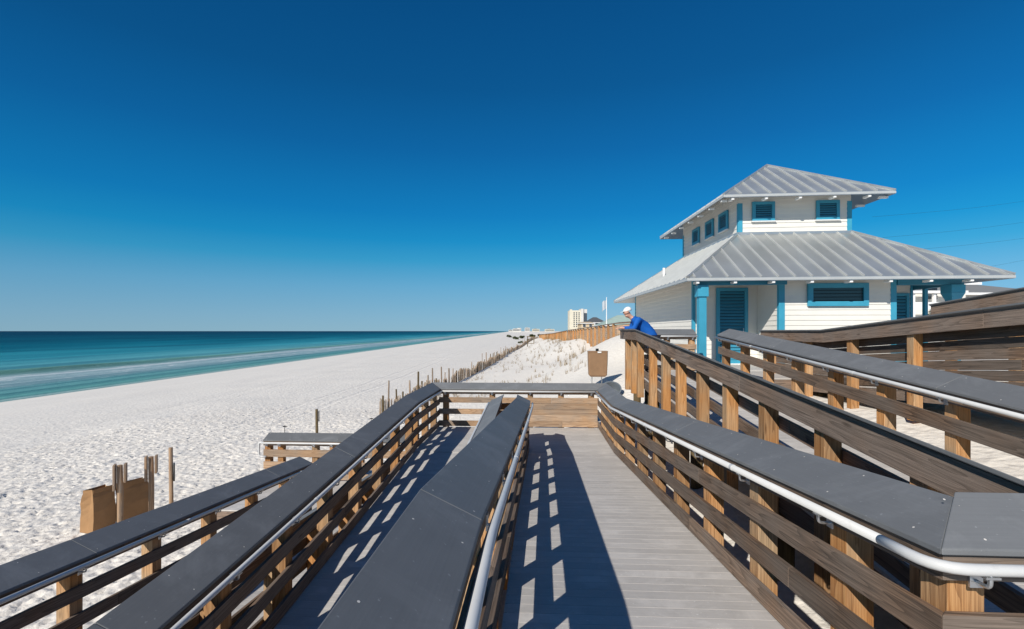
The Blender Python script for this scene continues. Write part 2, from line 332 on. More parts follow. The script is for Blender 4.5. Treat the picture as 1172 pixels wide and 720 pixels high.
def ground(x, y):
    x = np.asarray(x, float); y = np.asarray(y, float)
    xs = x + 0.0514*y; fx = fence_xs(y); q = xs-fx
    u = np.clip((xs-SHORE)/(fx-SHORE), -30, 1)
    beach = np.interp(u, [-30, -0.9, -0.35, 0, 0.12, 0.30, 0.55, 0.8, 1.0], [-40, -7, -4.1, -3.0, -2.62, -2.28, -1.88, -1.58, -1.45])
    rise = np.interp(q, [0, 3.3, 6, 8, 9.6, 10.6, 11.6, 12.6, 18, 26, 80], [0, 0.25, 0.62, 1.1, 1.5, 1.85, 2.3, 2.5, 2.6, 2.6, 2.6])
    far = sstep(14, 24, y)
    rise_far = np.interp(q, [0, 3, 7, 11, 16, 26, 80], [0, 0.35, 1.0, 1.75, 2.4, 2.5, 2.5])
    z = beach + rise*(1-far) + rise_far*far
    z = z + 1.85*np.exp(-((x-5.6)/4.3)**2 - ((y-28.5)/7.5)**2) + 0.55*np.exp(-((x-2.4)/3.2)**2-((y-17.5)/3.4)**2)
    xr = np.interp(y, [34, 45, 56, 80, 112], [5.6, 4.5, 3.6, 2.6, 0.6]); zt = np.interp(y, [34, 45, 56, 80, 112, 150], [1.9, 1.75, 1.5, 1.1, 0.72, 0.4])
    z = z + np.maximum(zt-z, 0)*np.where(x < xr, np.exp(-((x-xr)/3.2)**2), np.exp(-((x-xr)/6.0)**2))*sstep(36, 48, y)*(1-sstep(118, 150, y))
    z = z + np.where(q > 0, 1, 0)*sstep(0, 4, q)*sstep(16, 30, y)*0.5*(vnoise(x, y, 7.5, 3)-0.5)
    return z
def axis(parts):
    out = []
    for a, b, st in parts: out += list(np.arange(a, b, st))
    return out
def grow(a, b, s0, k):
    out = []; s = s0; x = a
    while x < b: out.append(x); x += s; s *= k
    out.append(b); return out
xl = [-r for r in reversed(grow(17, 420, 0.09, 1.045))][:-1] + axis([(-17, -4.5, 0.052), (-4.5, 6, 0.12)]) + grow(6, 4000, 0.14, 1.09)
yl = [-r for r in reversed(grow(0, 60, 0.5, 1.2))][:-1] + axis([(0, 4, 0.2), (4, 20, 0.054)]) + grow(20, 20000, 0.056, 1.022)
XL, YL = np.array(xl), np.array(yl)
GX, GY = np.meshgrid(XL, YL)
GZ = ground(GX, GY)
XSg = GX+0.0514*GY
tram = sstep(-33, -19, XSg)*(1-0.85*sstep(2, 4, XSg))
near = 1-sstep(30, 80, GY)
rel = (0.022*(vnoise(GX, GY, 0.62, 11)-0.5) + 0.04*(vnoise(GX+GY*0.4, GY, 0.21, 12)-0.5) + 0.035*(vnoise(GX, GY, 0.12, 13)-0.5)
       - 0.10*np.clip(vnoise(GX-GY*0.3, GY, 0.22, 14)-0.62, 0, 1))
dunes = sstep(0, 2, XSg-fence_xs(GY))*sstep(13, 16, GY)
lx = XSg; streak = (vnoise(lx, GY*0.09, 2.6, 21)-0.5)*0.10 + (vnoise(lx, GY*0.12, 1.1, 22)-0.5)*0.045
GZ += streak*sstep(-39, -36, XSg)*(1-sstep(-22, -15, XSg))
GZ += 0.5*rel*tram*(0.25+0.75*near)*(1-0.6*dunes) + 0.10*(vnoise(GX, GY, 3.1, 15)-0.5)*tram
# heel and toe dents of footprints near the walkway
ny = np.where((YL > 3.5) & (YL < 26))[0]; nx = np.where((XL > -19) & (XL < -3))[0]
for _ in range(14000):
    cx = random.uniform(-18.5, -3.2); cy = 4+21*random.random()**1.25
    a = random.gauss(1.3, 0.9); la, lb = random.uniform(0.05, 0.09), random.uniform(0.035, 0.055); dp = random.uniform(0.012, 0.045)
    i0, i1 = np.searchsorted(XL, (cx-0.3, cx+0.3)); j0, j1 = np.searchsorted(YL, (cy-0.3, cy+0.3))
    if i1-i0 < 2 or j1-j0 < 2: continue
    dx = GX[j0:j1, i0:i1]-cx; dy = GY[j0:j1, i0:i1]-cy
    ca, sa = math.cos(a), math.sin(a); p = dx*ca+dy*sa; r = -dx*sa+dy*ca
    rr = (p/la)**2+(r/lb)**2
    GZ[j0:j1, i0:i1] += -dp*np.exp(-rr**1.5) + dp*0.35*np.exp(-((np.sqrt(rr)-1.7)/0.45)**2)
# two wheel tracks along the beach
for k, (off, w) in enumerate(((-12.6, 0.16), (-11.0, 0.16), (-20.5, 0.18), (-19.0, 0.18))):
    lane = XSg - (off + 0.03*(GY-15) + 0.5*np.sin(GY*0.05+k//2))
    GZ += 0.5*(-0.05*np.exp(-(lane/w)**2) + 0.025*np.exp(-((np.abs(lane)-2*w)/(0.6*w))**2))*sstep(5, 9, GY)
ny_, nx_ = GX.shape
me = D.meshes.new('sand')
vv = np.stack([GX, GY, GZ], -1).reshape(-1, 3).astype(np.float32)
ii = np.arange(ny_*nx_).reshape(ny_, nx_)
qf = np.stack([ii[:-1, :-1], ii[:-1, 1:], ii[1:, 1:], ii[1:, :-1]], -1).reshape(-1, 4)
me.vertices.add(len(vv)); me.vertices.foreach_set('co', vv.ravel())
me.loops.add(qf.size); me.loops.foreach_set('vertex_index', qf.ravel().astype(np.int32))
me.polygons.add(len(qf)); me.polygons.foreach_set('loop_start', np.arange(0, qf.size, 4, dtype=np.int32))
me.update(calc_edges=True); me.shade_smooth(); me.materials.append(M['sand'])
tag(link('sand_ground', me), kind='structure')
def gz(x, y): return float(ground(np.array([x]), np.array([y]))[0])

# sea: one sheet, low swell close in
xsl = np.array([-r for r in reversed(grow(36, 45, 0.5, 1.0)[:-1] + grow(45, 75, 0.45, 1.0)[:-1] + grow(75, 60000, 1.2, 1.14))])
yls = np.array([-r for r in reversed(grow(0, 3000, 6, 1.4))][:-1] + list(np.arange(0, 260, 1.3)) + grow(260, 60000, 1.6, 1.12))
SX, SY = np.meshgrid(xsl, yls)
dd = SHORE - SX
SZ = np.full_like(SX, SEA)
env = np.exp(-((SY-58)/34)**2)
crest = dd - (27.5 + 2.5*(vnoise(SY, SY*0, 24, 5)-0.5))
SZ += 0.42*(0.35+env)*np.where(crest > 0, np.exp(-(crest/3.4)**2), np.exp(-(crest/1.1)**2))*(0.6+0.4*vnoise(SY, SY*0, 9, 6))
SZ += 0.10*np.exp(-((dd-17)/1.5)**2)*(0.4+vnoise(SY, SY*0, 17, 8))
SZ += 0.10*(vnoise(SX, SY*0.3, 4.0, 9)-0.5)*sstep(3, 12, dd)*(1-sstep(150, 400, dd))
me = D.meshes.new('sea')
n1, n2 = SX.shape
vv = np.stack([SX-0.0514*SY, SY, SZ], -1).reshape(-1, 3).astype(np.float32)
ii = np.arange(n1*n2).reshape(n1, n2)
qf = np.stack([ii[:-1, :-1], ii[:-1, 1:], ii[1:, 1:], ii[1:, :-1]], -1).reshape(-1, 4)
me.vertices.add(len(vv)); me.vertices.foreach_set('co', vv.ravel())
me.loops.add(qf.size); me.loops.foreach_set('vertex_index', qf.ravel().astype(np.int32))
me.polygons.add(len(qf)); me.polygons.foreach_set('loop_start', np.arange(0, qf.size, 4, dtype=np.int32))
me.update(calc_edges=True); me.shade_smooth(); me.materials.append(M['sea'])
tag(link('sea', me), kind='structure')

# ------------------------------------------------------------------ railings
CAP = [(0.0, 1.0), (0.0, 0.973), (0.285, 1.110), (0.285, 1.137)]
class Seg:
    def __init__(s, p0, p1, n, m0=0, m1=0):
        s.p0, s.p1 = Vector(p0), Vector(p1); s.n = Vector((*n, 0)); s.m0, s.m1 = m0, m1
        d = s.p1-s.p0; s.L = math.hypot(d.x, d.y); s.t = d/s.L      # t: per metre of plan length, slope included
    def pt(s, q, a, b): return s.p0 + s.t*q + s.n*a + Vector((0, 0, b))
    def s0(s, a): return s.m0*a
    def s1(s, a): return s.L + s.m1*a
    def prism(s, mb, prof, q0=None, q1=None):
        A = [s.pt(q0 if q0 is not None else s.s0(a), a, b) for a, b in prof]
        B = [s.pt(q1 if q1 is not None else s.s1(a), a, b) for a, b in prof]
        mb.prism(A, B, s.t)
def cuts(s, maxl, phase=0.0):
    out = [None]; q = maxl*(1-phase)
    while q < s.L-0.5: out.append(q); q += maxl
    return out+[None]
def fillet(pts, r=0.14, n=6):
    out = [Vector(pts[0])]
    for a, b, c in zip(pts, pts[1:], pts[2:]):
        a, b, c = Vector(a), Vector(b), Vector(c); u = (a-b); w = (c-b)
        if u.length < 1e-6 or w.length < 1e-6: continue
        k = min(r, u.length*0.45, w.length*0.45)
        p, q = b+u.normalized()*k, b+w.normalized()*k
        for i in range(n+1):
            f = i/n; out.append(p*(1-f)**2 + b*2*f*(1-f) + q*f*f)
    out.append(Vector(pts[-1])); return out
INNER = [(0.863, 0.981), (0.59, 0.725), (0.31, 0.445), (0.025, 0.16)]
FAR_RAIL = [(0.863, 0.981), (0.635, 0.775), (0.335, 0.475), (0.02, 0.165)]
def railing(name, label, segs, posts, group='railings of the boardwalk', boards=INNER, board_mat='board', board_mats=None,
            pipe_pts=None, pipe_ends=(0, 0), fascia=True, pipe=True, post_low=-0.36, cap_phase=0.0, extra=None, wrap=None):
    root = empty(name, segs[0].pt(segs[0].L*0.5, 0.14, 0), label, 'railing', group)
    for k, s in enumerate(segs):
        cs = cuts(s, 3.66, cap_phase)
        for a, b in zip(cs, cs[1:]):
            mb = MB(); s.prism(mb, CAP, None if a is None else a+0.002, None if b is None else b-0.002)
            q0 = s.s0(0.14) if a is None else a; q1 = s.s1(0.14) if b is None else b; q = q0+0.06
            nm = (s.n*(-0.137)+Vector((0, 0, 0.285))).normalized()
            while q < q1:
                for aa in (0.045, 0.24):
                    c = s.pt(q+random.uniform(-.012, .012), aa, 1.0+0.4807*aa); e1 = s.t.normalized(); e2 = nm.cross(e1)
                    mb.face([c+nm*0.0009+(e1*math.cos(k*1.0472)+e2*math.sin(k*1.0472))*0.0052 for k in range(6)], None, (0, 0), 1)
                q += 0.61
            mb.build('cap_board', [M['cap'], M['glint_screw']], root, bevel=0.005)
        for j, (b0, b1) in enumerate(boards):
            pr = [(0.022, b0), (0.058, b0), (0.058, b1), (0.022, b1)]
            cs = cuts(s, 4.6, (j*0.37+k*0.2) % 0.8)
            for a, b in zip(cs, cs[1:]):
                mb = MB(); s.prism(mb, pr, None if a is None else a+0.0015, None if b is None else b-0.0015)
                mb.build('rail_board', M[(board_mats or {}).get(j, board_mat)], root, bevel=0.004)
        if fascia:
            cs = cuts(s, 5.2, 0.3)
            for a, b in zip(cs, cs[1:]):
                mb = MB(); s.prism(mb, [(0.2055, 0.868), (0.2425, 0.868), (0.2425, 1.088), (0.2055, 1.070)], None if a is None else a+0.0015, None if b is None else b-0.0015)
                mb.build('top_plank', M['fascia'], root, bevel=0.004)
    pm = None
    for (k, q) in posts:
        s = segs[k]; h = 0.072
        lo = post_low; sl = s.t.z
        base = s.pt(q, 0.1315, 0); tt = Vector((s.t.x, s.t.y, 0)).normalized()
        mb = MB(); Q = []
        for zz in (0, 1):
            for sa, st in ((-1, -1), (1, -1), (1, 1), (-1, 1)):
                a = sa*0.0718
                z = lo if zz == 0 else (0.968 if (name == 'landing_railing' and abs(q-0.145) < 1e-6) else 0.968+0.4807*(0.1315+a))+sl*st*h
                Q.append(Vector((base.x, base.y, 0))+s.n*a+tt*(st*h)+Vector((0, 0, base.z+z)))
        mb.hexa(Q, Vector((0, 0, 1))); mb.build('post', M['post'], root, bevel=0.005)
    if pipe:
        if pipe_pts is None:
            pipe_pts = [segs[0].pt(segs[0].s0(-0.045)+pipe_ends[0], -0.045, 0.941)]
            for s in segs: pipe_pts.append(s.pt(s.s1(-0.045), -0.045, 0.941))
            pipe_pts[-1] = segs[-1].pt(segs[-1].s1(-0.045)-pipe_ends[1], -0.045, 0.941)
        if wrap: pipe_pts = pipe_pts + [Vector(w) for w in wrap]
        fp = fillet(pipe_pts, 0.16)
        mb = MB(); mb.tube(fp, 0.0228, 14); hr = mb.build('handrail', M['pipe'], root, smooth=True)
        for s in segs:                       # welded sleeves on the pipe
            q = 1.9
            while q < s.L-0.4:
                mb = MB(); mb.tube([s.pt(q-0.02, -0.045, 0.941), s.pt(q+0.02, -0.045, 0.941)], 0.0252, 14); q += 3.05
                mb.build('pipe_sleeve', M['pipe'], hr)
        for (k, q) in posts:
            s = segs[k]; mb = MB(); tt = Vector((s.t.x, s.t.y, 0)).normalized(); up = Vector((0, 0, 1))
            if not 0.05 < q < s.L-0.02: continue
            mb.box(s.pt(q, 0.0175, 0.885), (0.05, 0.008, 0.085), (tt, s.n, up))
            mb.tube(fillet([s.pt(q, 0.016, 0.868), s.pt(q, -0.045, 0.868), s.pt(q, -0.045, 0.925)], 0.03, 5), 0.0085, 8)
            mb.box(s.pt(q, -0.045, 0.914), (0.055, 0.03, 0.008), (tt, s.n, up))
            mb.build('bracket', M['galv'], root)
    if extra: extra(root)
    return root
def spaced(k, q0, q1, step):
    out = []; q = q0
    while q <= q1+1e-6: out.append((k, q)); q += step
    return out

ZN = 0.65                                # deck of the upper landing where the camera stands
YR0, YR1 = 10.0, 2.2                      # ramp to the upper landing, far and near ends
slopeR = ZN/(YR0-YR1)
def sR(y): return max(0, min(ZN, (YR0-y)*slopeR))
def sL(y): return min(0, -(YR0+0.2-y)*0.06)
def s0z(y): return -1.22 + (9.8-max(1.2, min(9.8, y)))*0.081
XB, XR, XA, XLO = -0.14, 1.545, -1.0, -2.52
# right rail of the middle ramp
yc = 2.0
XRN, XBN = 1.595, -0.25
R1 = Seg((XR, yc, ZN), (XR, YR1, ZN), (1, 0), m0=1)
R2 = Seg((XR, YR1, ZN), (XR, YR0, 0), (1, 0))
R3 = Seg((XR, YR0, 0), (XR, 12.6, 0), (1, 0), m1=1)
# merge the short level bit into the ramp piece so the cap runs unbroken to the mitre
R2 = Seg((XRN, yc, ZN), (XR, YR0, 0), (1, 0), m0=1)
zc_ = ZN+0.941
railing('ramp_railing', 'slate capped railing with white pipe along the right side of the sunlit middle ramp', [R2, R3],
        spaced(0, 0.75, 7.9, 1.02)+spaced(1, 0.2, 2.5, 1.0), pipe_ends=(0.315, 0))
T1 = Seg((XRN, yc, ZN), (2.54, yc, ZN), (0, 1), m0=1, m1=-1)
railing('landing_railing', 'short slate capped railing turning the corner at the near right edge', [T1], [(0, 0.145), (0, 0.84)],
        pipe_pts=[R2.pt(0.27, -0.045, 0.941), Vector((XRN-0.045, yc-0.045, zc_)), Vector((2.54+0.045, yc-0.045, zc_))])
FR = Seg((XLO, 12.6, 0), (XR, 12.6, 0), (0, 1), m0=-1, m1=1)
def backing(root):
    for b0, b1 in ((0.169, 0.331), (0.479, 0.631)):
        mb = MB(); FR.prism(mb, [(0.022, b0), (0.056, b0), (0.056, b1), (0.022, b1)], 1.72, FR.L+0.02)
        mb.build('rail_board', M['tan'], root, bevel=0.004)
railing('landing_railing', 'slate capped railing crossing the far end of the landing, its right half boarded solid', [FR],
        [(0, 0.12), (0, 1.35), (0, 2.35), (0, 3.15), (0, 3.93)], board_mat='tan', boards=FAR_RAIL, extra=backing)
LO1 = Seg((XLO, 12.6, 0), (XLO, YR0+0.2, 0), (-1, 0), m0=-1)
LO2 = Seg((XLO, YR0+0.2, 0), (XLO+0.07, 1.2, sL(1.2)), (-1, 0))
LO3 = Seg((XLO+0.07, 1.2, sL(1.2)), (XLO+0.07, -1.2, sL(1.2)), (-1, 0))
railing('ramp_railing', 'dark slate capped railing on the seaward side of the left ramp', [LO1, LO2, LO3],
        spaced(0, 0.25, 2.3, 0.95)+spaced(1, 0.25, 8.9, 1.02)+spaced(2, 0.5, 2, 1))
B1 = Seg((XBN, -1.2, ZN), (XBN, YR1, ZN), (-1, 0))
B2 = Seg((XBN, YR1, ZN), (XB, YR0, 0), (-1, 0))
B3 = Seg((XB, YR0, 0), (XB, 10.52, 0), (-1, 0))
def bend(root):
    for b0, b1 in ((0.80, 0.94), (0.60, 0.78), (0.335, 0.475), (0.02, 0.165)):
        mb = MB(); mb.box((-0.60, 10.542, (b0+b1)/2), (0.66, 0.038, b1-b0)); mb.build('end_board', M['post'], root, bevel=0.004)
railing('ramp_railing', 'broad slate capped railing down the middle between the two ramps, nearest the camera', [B1, B2, B3],
        spaced(0, 0.3, 3.2, 1.02)+spaced(1, 0.35, 7.6, 1.02)+[(2, 0.40)], extra=bend, cap_phase=0.0)
A1 = Seg((XA, 10.52, 0), (XA, YR0+0.2, 0), (1, 0))
A2 = Seg((XA, YR0+0.2, 0), (XA, 1.2, sL(1.2)), (1, 0))
A3 = Seg((XA, 1.2, sL(1.2)), (XA, -1.2, sL(1.2)), (1, 0))
railing('ramp_railing', 'slate capped railing beside the left ramp, mostly hidden behind the broad middle railing', [A1, A2, A3],
        spaced(0, 0.12, 0.2, 1)+spaced(1, 0.5, 8.9, 1.02)+spaced(2, 0.5, 2, 1))
# lowest ramp, towards the beach
XZ = -4.62; XZR = -3.1
Z1 = Seg((XZ, -1.0, s0z(1.2)), (XZ, 1.2, s0z(1.2)), (-1, 0))
Z2 = Seg((XZ, 1.2, s0z(1.2)), (XZ, 9.8, -1.22), (-1, 0))
low_boards = [(0.863, 0.981), (0.55, 0.70), (0.20, 0.35)]
railing('ramp_railing', 'dark slate capped railing on the beach side of the lowest ramp, beside the paper bags', [Z1, Z2],
        spaced(0, 0.3, 2, 1.0)+[(1, q) for q in (0.35, 1.4, 2.45, 3.5, 4.55, 5.6, 6.65, 7.7, 8.35)], boards=INNER)
ZR = Seg((XZR, 9.8, -1.22), (XZR, 1.2, s0z(1.2)), (1, 0))
railing('ramp_railing', 'slate capped railing on the inland side of the lowest ramp, glimpsed under the left ramp', [ZR], spaced(0, 0.4, 8.3, 1.02), boards=INNER)
ZF = Seg((-6.85, 11.8, -1.22), (-2.95, 11.8, -1.22), (0, 1), m0=0)
def loop(root):
    mb = MB(); p = [(-6.83, 11.77, -0.275), (-6.93, 11.77, -0.275), (-6.93, 11.77, -0.62), (-6.75, 11.77, -0.62)]
    mb.tube(fillet(p, 0.1), 0.0235, 10); mb.build('handrail_return', M['pipe'], root, smooth=True)
railing('landing_railing', 'weathered railing at the far end of the lowest landing, marker post behind', [ZF],
        [(0, 0.09), (0, 0.42), (0, 1.3), (0, 1.75), (0, 2.45), (0, 3.3)], board_mat='tan', boards=[(0.863, 0.981), (0.58, 0.76), (0.28, 0.46), (0.02, 0.165)], extra=loop, fascia=True)
# upper ramp on the right, climbing away to the building
XC0, XC1 = 2.54, 4.20; YC0, YC1 = 2.1, 11.4; ZT = 1.43
C1 = Seg((XC0, yc, ZN), (XC0, YC0+0.2, ZN), (-1, 0), m0=1)
C2 = Seg((XC0, yc, ZN), (XC0, YC1, ZT), (-1, 0), m0=1)
C3 = Seg((XC0, YC1, ZT), (XC0, 13.3, ZT), (-1, 0), m1=1)
railing('ramp_railing', 'brown planked railing with posts facing the camera, leading up to the man in blue', [C2, C3],
        [(0, y-yc) for y in (3.1, 4.15, 5.18, 6.18, 7.18, 8.25, 9.2, 10.2)]+[(1, 0.05), (1, 0.75), (1, 1.55)], post_low=-0.46)
CF = Seg((XC0, 13.3, ZT), (4.3, 13.3, ZT), (0, 1), m0=-1)
railing('landing_railing', 'short grey capped railing between the man in blue and the turquoise porch post', [CF],
        [(0, 0.15), (0, 1.0), (0, 1.66)], board_mat='tan')
CR1 = Seg((XC1, 11.45, ZT), (XC1, YC1, ZT), (1, 0))
CR2 = Seg((XC1, 11.55, ZT), (XC1, 1.2, ZT-(11.55-1.2)*0.083), (1, 0))
railing('ramp_railing', 'slate capped railing with white pipe just in front of the solid plank railing', [CR2],
        spaced(0, 0.2, 10, 1.02), boards=[(0.863, 0.981), (0.56, 0.72), (0.20, 0.35)], cap_phase=0.3)
SOL = [(0.02+k*0.145, 0.02+k*0.145+0.138) for k in range(6)]
XD0 = 6.17
D1 = Seg((XD0, 13.2, 1.405), (XD0, 10.4, 1.405), (-1, 0))
D2 = Seg((XD0, 10.4, 1.405), (XD0, 0.5, 1.405+9.9*0.076), (-1, 0))
railing('ramp_railing', 'dark solid plank railing rising to the right below the building window', [D1, D2],
        [(0, 0.4), (0, 2.05), (1, 0.8), (1, 2.32), (1, 5.6), (1, 7.6)], boards=SOL, post_low=-0.5)
E1 = Seg((8.95, 11.2, 1.97), (8.95, 2.0, 1.97+9.2*0.09), (-1, 0))
railing('ramp_railing', 'topmost brown plank railing behind the solid plank railing at the right edge', [E1],
        spaced(0, 0.4, 9, 1.4), boards=SOL, pipe=False, post_low=-0.6)

# ------------------------------------------------------------------ decks
def deck(name, x0, x1, y0, y1, zf, along='x', pitch=0.130, piles=True, label=None):
    zc = (zf(y0)+zf(y1))/2
    root = empty(name, ((x0+x1)/2, (y0+y1)/2, zc), kind='structure')
    mb = MB(); y = y0; sand = MB()  # sand: pale gap strips imitating light caught on the board edges
    while y < y1-0.01:
        ye = min(y+pitch-0.006, y1); za, zb = zf(y), zf(ye)
        mb.hexa([(x0, y, za-0.028), (x1, y, za-0.028), (x1, ye, zb-0.028), (x0, ye, zb-0.028), (x0, y, za), (x1, y, za), (x1, ye, zb), (x0, ye, zb)], Vector((1, 0, 0)))
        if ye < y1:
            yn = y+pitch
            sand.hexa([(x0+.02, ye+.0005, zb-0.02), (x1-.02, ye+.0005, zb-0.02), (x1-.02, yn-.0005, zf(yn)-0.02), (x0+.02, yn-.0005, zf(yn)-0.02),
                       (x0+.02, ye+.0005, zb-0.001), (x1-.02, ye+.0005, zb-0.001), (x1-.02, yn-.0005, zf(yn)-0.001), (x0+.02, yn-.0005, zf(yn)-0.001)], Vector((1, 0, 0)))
        y += pitch
    mb.build('deck_boards', M['deck'], root)
    sand.build('edge_glint_strip', M['glint_screw'], root)
    mb = MB()
    for x in (x0+0.03, x1-0.03, (x0+x1)/2):
        mb.hexa([(x-.02, y0, zf(y0)-0.26), (x+.02, y0, zf(y0)-0.26), (x+.02, y1, zf(y1)-0.26), (x-.02, y1, zf(y1)-0.26),
                 (x-.02, y0, zf(y0)-0.03), (x+.02, y0, zf(y0)-0.03), (x+.02, y1, zf(y1)-0.03), (x-.02, y1, zf(y1)-0.03)], Vector((0, 1, 0)))
    for y in (y0+0.02, y1-0.02):
        mb.box(((x0+x1)/2, y, zf(y)-0.145), (x1-x0-0.12, 0.038, 0.22))
    mb.build('joists', M['fascia'], root)
    if piles:
        n = max(2, int((y1-y0)/2.4)+1)
        for i in range(n):
            yy = y0+0.3+(y1-y0-0.6)*i/(n-1)
            for x in (x0+0.18, x1-0.18):
                g = min(gz(x, yy)-0.5, zf(yy)-0.4); mb = MB()
                mb.tube([(x, yy, g), (x, yy, zf(yy)-0.261)], 0.1, 10); mb.build('pile', M['pile'], root, smooth=True)
    return root
deck('ramp_deck', XBN+0.02, XRN+0.07, YR1, YR0, lambda y: sR(y))
deck('landing_deck', XLO-0.05, XR+0.07, YR0+0.002, 12.64, lambda y: 0.0)
deck('ramp_deck', XLO-0.05, XA+0.06, 1.2, YR0+0.002-0.004, lambda y: sL(y))
deck('landing_deck', XBN+0.02, 8.0, -2.5, YR1-0.002, lambda y: ZN, piles=False)
deck('landing_deck', XZ-0.06, XA+0.06, -1.4, 1.198, lambda y: sL(1.2)-0.002, piles=False)
deck('ramp_deck', XZ-0.06, XZR+0.06, 1.2, 9.8, lambda y: s0z(y)-0.004)
deck('landing_deck', -6.9, XZR+0.06, 9.802, 11.84, lambda y: -1.222)
deck('ramp_deck', XC0-0.06, XC1+0.06, YR1+0.002, YC1, lambda y: ZN+(min(y, 20)-yc)*(ZT-ZN)/(YC1-yc))
deck('landing_deck', XC0-0.06, 8.2, YC1+0.002, 13.34, lambda y: ZT)
deck('ramp_deck', XD0-0.05, 8.2, 0.5, YC1-0.002, lambda y: 1.403+max(0, 10.4-y)*0.076)

# ------------------------------------------------------------------ building
P0 = Vector((5.07, 14.0)); UB = Vector((math.cos(R(5)), -math.sin(R(5)))); VB = Vector((math.sin(R(1)), math.cos(R(1))))
def Bp(a, b, z):
    p = P0+UB*a+VB*b; return W(p.x, p.y, z)
bu = (Bp(1, 0, 0)-Bp(0, 0, 0)).normalized(); bv = (Bp(0, 1, 0)-Bp(0, 0, 0)).normalized(); bz = Vector((0, 0, 1))
ZE = 4.05; PIT = 0.67; ZF_ = 1.42
bld = empty('restroom_building', Bp(4.4, 5.5, ZF_), 'white clapboard beach building with turquoise trim and two tiers of metal roof', 'building')
def bq(a0, a1, b0, b1, z0, z1):
    return [Bp(a0, b0, z0), Bp(a1, b0, z0), Bp(a1, b1, z0), Bp(a0, b1, z0), Bp(a0, b0, z1), Bp(a1, b0, z1), Bp(a1, b1, z1), Bp(a0, b1, z1)]
def bbox(mb, a0, a1, b0, b1, z0, z1, t=None): mb.hexa(bq(a0, a1, b0, b1, z0, z1), t)
def bpart(name, mat, a0, a1, b0, b1, z0, z1, parent=None, bevel=0.004):
    mb = MB(); bbox(mb, a0, a1, b0, b1, z0, z1); return mb.build(name, M[mat], parent or bld, bevel=bevel)
def clap(name, p, q, z0, z1, n, h=0.155, parent=None):      # lapped boards on a wall from p to q (a,b), outward n (a,b)
    mb = MB(); A, B_ = Vector(p), Vector(q); n = Vector(n); z = z0; th = 0.14
    c = [A, B_, B_-n*th, A-n*th]
    base = [Bp(v.x, v.y, z0) for v in c]+[Bp(v.x, v.y, z1) for v in c]
    mb.hexa(base)
    while z < z1-0.02:
        ze = min(z+h, z1)
        pr = lambda P: [Bp(P.x, P.y, z), Bp((P+n*0.024).x, (P+n*0.024).y, z), Bp((P+n*0.007).x, (P+n*0.007).y, ze), Bp(P.x, P.y, ze)]
        mb.prism(pr(A-(A-B_).normalized()*-0.0), pr(B_), Bp(B_.x, B_.y, z)-Bp(A.x, A.y, z)); z += h
    return mb.build(name, M['white'], parent or bld, weld=False)
# slab and skirt
bpart('porch_floor', 'concrete', 0.15, 8.4, -0.2, 10.6, 0.6, ZF_, bevel=0)
AW0, AW1 = 0.9, 2.95; BF, BD = 0.8, 2.15
clap('wall', (AW0, BD, ), (AW0, 10.2), ZF_+0.02, 4.32, (-1, 0))
clap('wall', (AW0, BD), (AW1, BD), ZF_+0.02, 4.4, (0, -1))
clap('wall', (AW1, BD), (AW1, BF), ZF_+0.02, 4.4, (-1, 0))
clap('wall', (AW1, BF), (6.2, BF), ZF_+0.02, 4.4, (0, -1))
clap('wall', (6.2, BF), (6.2, 2.6), ZF_+0.02, 4.4, (1, 0))
clap('wall', (6.2, 2.6), (8.0, 2.6), ZF_+0.02, 4.4, (0, -1))
clap('wall', (8.0, 2.6), (8.0, 10.2), ZF_+0.02, 4.4, (1, 0))
clap('wall', (8.0, 10.2), (AW0, 10.2), ZF_+0.02, 4.4, (0, 1))
# turquoise corner boards
for a0, a1, b0, b1 in ((AW0-0.03, AW0+0.07, BD-0.03, BD+0.09), (AW0-0.03, AW0+0.07, 10.05, 10.2), (AW1-0.03, AW1+0.14, BF-0.03, BF+0.09), (6.07, 6.23, BF-0.03, BF+0.09), (7.96, 8.04, 2.56, 2.69)):
    bpart('corner_board', 'teal', a0, a1, b0, b1, ZF_+0.02, 4.2)
def louvre(name, a0, a1, z0, z1, plane, axis='a', parent=None, fr=0.09, slats=7, out=-1):
    # frame, slats and dark back on a wall: axis 'a' = front wall at b=plane, axis 'b' = side wall at a=plane
    def bx(mb, u0, u1, d0, d1, q0, q1):
        if axis == 'a': bbox(mb, u0, u1, min(plane+out*d0, plane+out*d1), max(plane+out*d0, plane+out*d1), q0, q1)
        else: bbox(mb, min(plane+out*d0, plane+out*d1), max(plane+out*d0, plane+out*d1), u0, u1, q0, q1)
    mb = MB(); bx(mb, a0+fr*.5, a1-fr*.5, 0.026, 0.034, z0+fr*.5, z1-fr*.5); w = mb.build(name, M['dark'], parent or bld)
    mb = MB()
    for u0, u1, q0, q1 in ((a0, a0+fr, z0, z1), (a1-fr, a1, z0, z1), (a0+fr, a1-fr, z0, z0+fr), (a0+fr, a1-fr, z1-fr, z1)): bx(mb, u0, u1, 0.026, 0.085, q0, q1)
    mb.build('frame', M['teal'], w, bevel=0.004)
    mb = MB(); bx(mb, a0-0.03, a1+0.03, 0.026, 0.105, z0-0.035, z0-0.002); mb.build('sill', M['trimwhite'], w, bevel=0.003)
    mb = MB(); hh = (z1-z0-2*fr)/slats
    for k in range(slats):
        q = z0+fr+k*hh
        def P(u, d, zz): return Bp(u, plane+out*d, zz) if axis == 'a' else Bp(plane+out*d, u, zz)
        pr = lambda u: [P(u, 0.070, q+hh*0.05), P(u, 0.074, q+hh*0.16), P(u, 0.042, q+hh*0.86), P(u, 0.038, q+hh*0.75)]
        mb.prism(pr(a0+fr), pr(a1-fr))
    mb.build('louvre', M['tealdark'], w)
    return w
